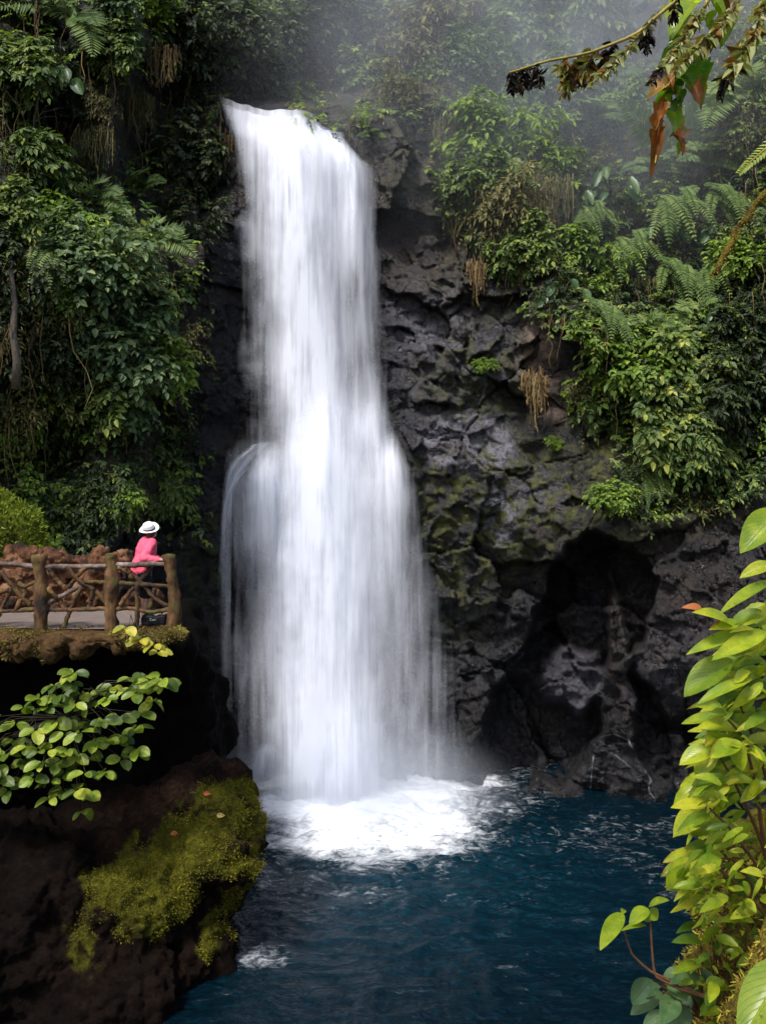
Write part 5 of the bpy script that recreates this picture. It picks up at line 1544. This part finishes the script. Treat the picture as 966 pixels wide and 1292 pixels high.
branch('mossy_branch', [np.array([2.0, 2.3, 9.45]), P(1130, 175, 3.1), P(985, 225, 3.6), P(950, 262, 3.6), P(925, 300, 3.55), P(902, 345, 3.5)], .016, 'thin branch with yellow and rust moss hanging at the right edge', M['mossbr'], 900, 'mossy branches', 'ochretuft')
lb = LB(); v, q, u = blade(P(1000, 1210, 1.5) - P(1000, 1210, 1.5), P(930, 1310, 1.42) - P(1000, 1210, 1.5), (-.6, -.6, .5), .19, .085, 7, 13, 'oval', .15, .2); lb.add(v, q, u, .3)
r5 = P(1000, 1210, 1.5)
t = tag(empty('leafy_shrub', tuple(r5)), 'big dark green leaf closest to view in the bottom right corner', 'plant', 'close shrubs on the near bank')
lb.build('foliage', M['near'], t); mb = MB(); mb.tube([np.array([2.0, 2.3, 7.1]) - r5, np.array([1.5, 1.9, 7.12]) - r5, np.array([1.05, 1.6, 7.03]) - r5, (0, 0, 0)], [.008, .006, .005, .003], 6); mb.build('stem', M['nearstem'], t)

# ------------------------------------------------------------------ dead frond and torn leaf at the top right
M['deadp'] = mat_leaf('withered_pinna', G((0, (.008, .006, .005)), (.3, (.04, .022, .012)), (.45, (.20, .10, .02)), (.72, (.17, .21, .035)), (1, (.40, .40, .20))), rough=.6, trans=.3, hue=0, tint=(1.2, 1.1, .6))
YT = 2.7
fr = P(900, -40, YT)
t = tag(empty('fern_frond', tuple(fr)), 'withered tree-fern frond hanging in from the top right, blackened at its tip', 'fern')
def path(pts, n, lo):
    pts = np.array([P(*p) for p in pts]) - lo; ss = np.linspace(0, 1, len(pts)); tt = np.linspace(0, 1, n)
    return np.stack([np.interp(tt, ss, pts[:, c]) for c in range(3)], 1)
mb = MB(); ra = path([(1310, -180, 2.36), (1080, -120, 2.55), (905, -42, YT), (868, -12, YT), (835, 15, YT), (800, 45, YT), (740, 68, YT - .03), (690, 77, YT - .06), (642, 92, YT - .1)], 24, fr)
mb.tube(ra, np.linspace(.009, .0035, 24), 7, cap=False, rnd=np.nan if False else .5)
M['rachis'] = mat_bark('yellow_rachis', [(.3, (.10, .06, .012)), (.5, (.26, .20, .03)), (.7, (.34, .28, .06))], 30, .3, .003, .5)
mb.build('stem', M['rachis'], t)
pinna_no = [0]
def pinna(path_pts, w, rn, n=18, ragged=.3):
    """one hanging pinna: thin midrib with crumpled lobes on both sides"""
    n = int(n * 1.7)
    pp = path(path_pts, n, fr); pp[1:] += rng.normal(0, .0022, (n - 1, 3)); tan = nrmz(np.gradient(pp, axis=0)); mb = MB()
    mb.tube(pp, np.linspace(.0035, .0015, n), 4, cap=False, rnd=.35)
    s = np.linspace(0, 1, n)
    prof = np.sin(np.pi * np.clip(.1 + .85 * s, 0, 1)) ** .6
    for sg in (-1, 1):
        side = nrmz(np.cross(tan, np.array([0, -1., .3]))) * sg
        for half in (0, 1):
            ax = side * rng.uniform(.4, 1.1, (n, 1)) + tan * .7 + np.array([0, 0, -.3]) + rng.normal(0, .5 * ragged + .16, (n, 3))
            L = w / F * YT * prof * rng.uniform(.5, 1.25, n)
            keep = rng.random(n) > ragged * .45
            v, q = small_leaves(pp[keep] + rng.normal(0, .002, (keep.sum(), 3)), ax[keep], np.array([0, -.7, .7]) + rng.normal(0, .7, (keep.sum(), 3)), L[keep], L[keep] * rng.uniform(.25, .6, keep.sum()), .4, .5)
            col = np.clip(rn(s[keep]) + rng.normal(0, .17, keep.sum()) - .12 * half, 0, 1)
            mb.add(v, q, None, np.repeat(col, 6))
    mb.build('pinna', M['deadp'], t)
gr = lambda a, b: (lambda s: a + (b - a) * s)
pinna([(835, 14, YT), (800, 52, YT), (770, 85, YT - .05), (744, 108, YT - .1)], 14, gr(.75, .9), 22)
pinna([(892, 4, YT), (868, 40, YT - .04), (845, 74, YT - .1), (819, 108, YT - .16)], 15, lambda s: np.where(s < .8, .85, .15), 22)
pinna([(932, 0, YT), (905, 38, YT - .05), (880, 62, YT - .1), (850, 90, YT - .16)], 18, gr(.72, .85), 24)
pinna([(968, -6, YT - .1), (950, 45, YT - .15), (926, 82, YT - .2), (906, 122, YT - .2)], 20, lambda s: np.where(s < .82, .74, .08), 24)
pinna([(820, 26, YT), (815, 40, YT), (814, 52, YT), (815, 66, YT)], 15, gr(.05, .08), 10, .6)
pinna([(852, -4, YT), (850, 8, YT), (849, 18, YT), (848, 28, YT)], 14, gr(.05, .1), 8, .6)
pinna([(772, 55, YT), (768, 72, YT), (763, 84, YT), (760, 96, YT)], 18, gr(.2, .1), 10, .5)
pinna([(750, 63, YT), (742, 80, YT), (735, 92, YT), (728, 106, YT)], 20, gr(.55, .75), 12, .4)
pinna([(732, 68, YT), (728, 85, YT), (720, 102, YT), (712, 122, YT)], 19, gr(.45, .6), 12, .4)
pinna([(712, 72, YT), (711, 84, YT), (713, 92, YT), (712, 102, YT)], 16, gr(.6, .75), 10, .4)
for a in (645, 656, 667, 679):
    yb = float(np.interp(a, [642, 690], [92, 77]))
    pinna([(a, yb, YT - .08), (a - 2, yb + 8, YT - .08), (a - 1 + (a % 3), yb + 18, YT - .08), (a + 1, yb + (30 if a > 675 else 24), YT - .08)], 12, gr(.05, .3 if a == 657 else .08), 9, .6)

# torn banana-like leaf
M['torn'] = mat_bigleaf('torn_leaf', G((0, (.05, .12, .012)), (.4, (.13, .26, .02)), (.75, (.33, .42, .03)), (1, (.60, .58, .10))), .32, .5, True)
M['brownleaf'] = mat_bigleaf('dry_brown_leaf', G((0, (.05, .018, .006)), (.35, (.22, .075, .014)), (.7, (.46, .20, .045)), (1, (.62, .44, .26))), .5, .35)
bl = P(895, -20, 2.9)
t = tag(empty('torn_leaf', tuple(bl)), 'big torn leaf, green above and curled brown below, dangling at the top right', 'leaf')
mb = MB(); mb.tube(path([(1310, -150, 2.4), (1050, -95, 2.75), (905, -30, 2.9), (880, 30, 2.9), (858, 70, 2.9), (842, 110, 2.88), (836, 140, 2.86), (832, 165, 2.85), (826, 206, 2.83)], 34, bl), np.linspace(.011, .003, 34), 7, cap=False); mb.build('midrib', M['rachis'], t)
lb = LB()
for b, tp, w, r_, dd in [((890, -5), (852, 22), 46, .75, 0), ((896, -4), (922, 40), 34, .7, 0), ((880, 25), (856, 42), 26, .5, 0), ((885, 22), (900, 42), 24, .9, 0), ((868, 48), (848, 78), 26, .4, 0), ((866, 58), (850, 96), 24, .45, 0),
                         ((852, 88), (846, 112), 22, .3, .3), ((852, 82), (888, 122), 34, .35, 1.0), ((842, 108), (862, 130), 28, .35, 0), ((838, 124), (852, 138), 20, .3, .2), ((836, 140), (866, 188), 30, .55, 1.0), ((846, 104), (836, 132), 16, .4, 0)]:
    leaf_to(lb, b, tp, w * 1.3, 2.88, bl, r_, dd, dY=rng.uniform(-.12, .05), curl=.35, fold=.35, rng=rng, nrm=(rng.normal(0, .5), -.9, .4), wave=.13, ragged=.16)
lb.build('blade', M['torn'], t)
for b, tp, w, r_, sh_ in [((843, 110), (824, 118), 18, 1.0, 'round'), ((838, 128), (824, 176), 15, .35, 'oval'), ((833, 150), (827, 206), 15, .3, 'oval'), ((846, 170), (868, 188), 15, .15, 'oval'), ((874, 108), (882, 130), 14, .1, 'lance'), ((850, 78), (843, 104), 12, .55, 'lance'), ((838, 136), (830, 158), 13, .8, 'lance'), ((906, -6), (925, 18), 18, .2, 'lance')]:
    lb = LB(); leaf_to(lb, b, tp, w, 2.84, bl, r_, 0, dY=-.05, shape=sh_, curl=.5, fold=.8, rng=rng, nrm=(rng.normal(0, .7), -1, .2), wave=.3, ragged=.3)
    lb.build('withered_lobe', M['brownleaf'], t)

# bright frond tip at the right edge
ft = P(990, 165, 3.2)
t = tag(empty('fern_frond', tuple(ft)), 'bright pale green fern tip poking in from the right edge', 'fern')
mb = MB(); pp = path([(995, 160, 3.2), (966, 187, 3.2), (945, 205, 3.18), (932, 218, 3.16)], 18, ft); tan = nrmz(np.gradient(pp, axis=0))
m2 = MB(); m2.tube(np.concatenate([path([(1315, 60, 2.36), (1120, 95, 2.85), (995, 160, 3.2)], 8, ft)[:-1], pp]), np.linspace(.008, .002, 25), 5, cap=False); m2.build('stem', M['rachis'], t)
for sg in (-1, 1):
    side = nrmz(np.cross(tan, np.array([0, -1., .4]))) * sg
    v, q = small_leaves(pp, side + tan * .8, np.tile([0, -.6, .8], (18, 1)) + rng.normal(0, .1, (18, 3)), np.linspace(.05, .016, 18), np.full(18, .016)); mb.add(v, q, None, np.repeat(rng.uniform(.6, 1, 18), 6))
M['limefern'] = mat_leaf('lime_fern', G((0, (.15, .25, .03)), (1, (.42, .50, .12))), trans=.4)
mb.build('pinna', M['limefern'], t)
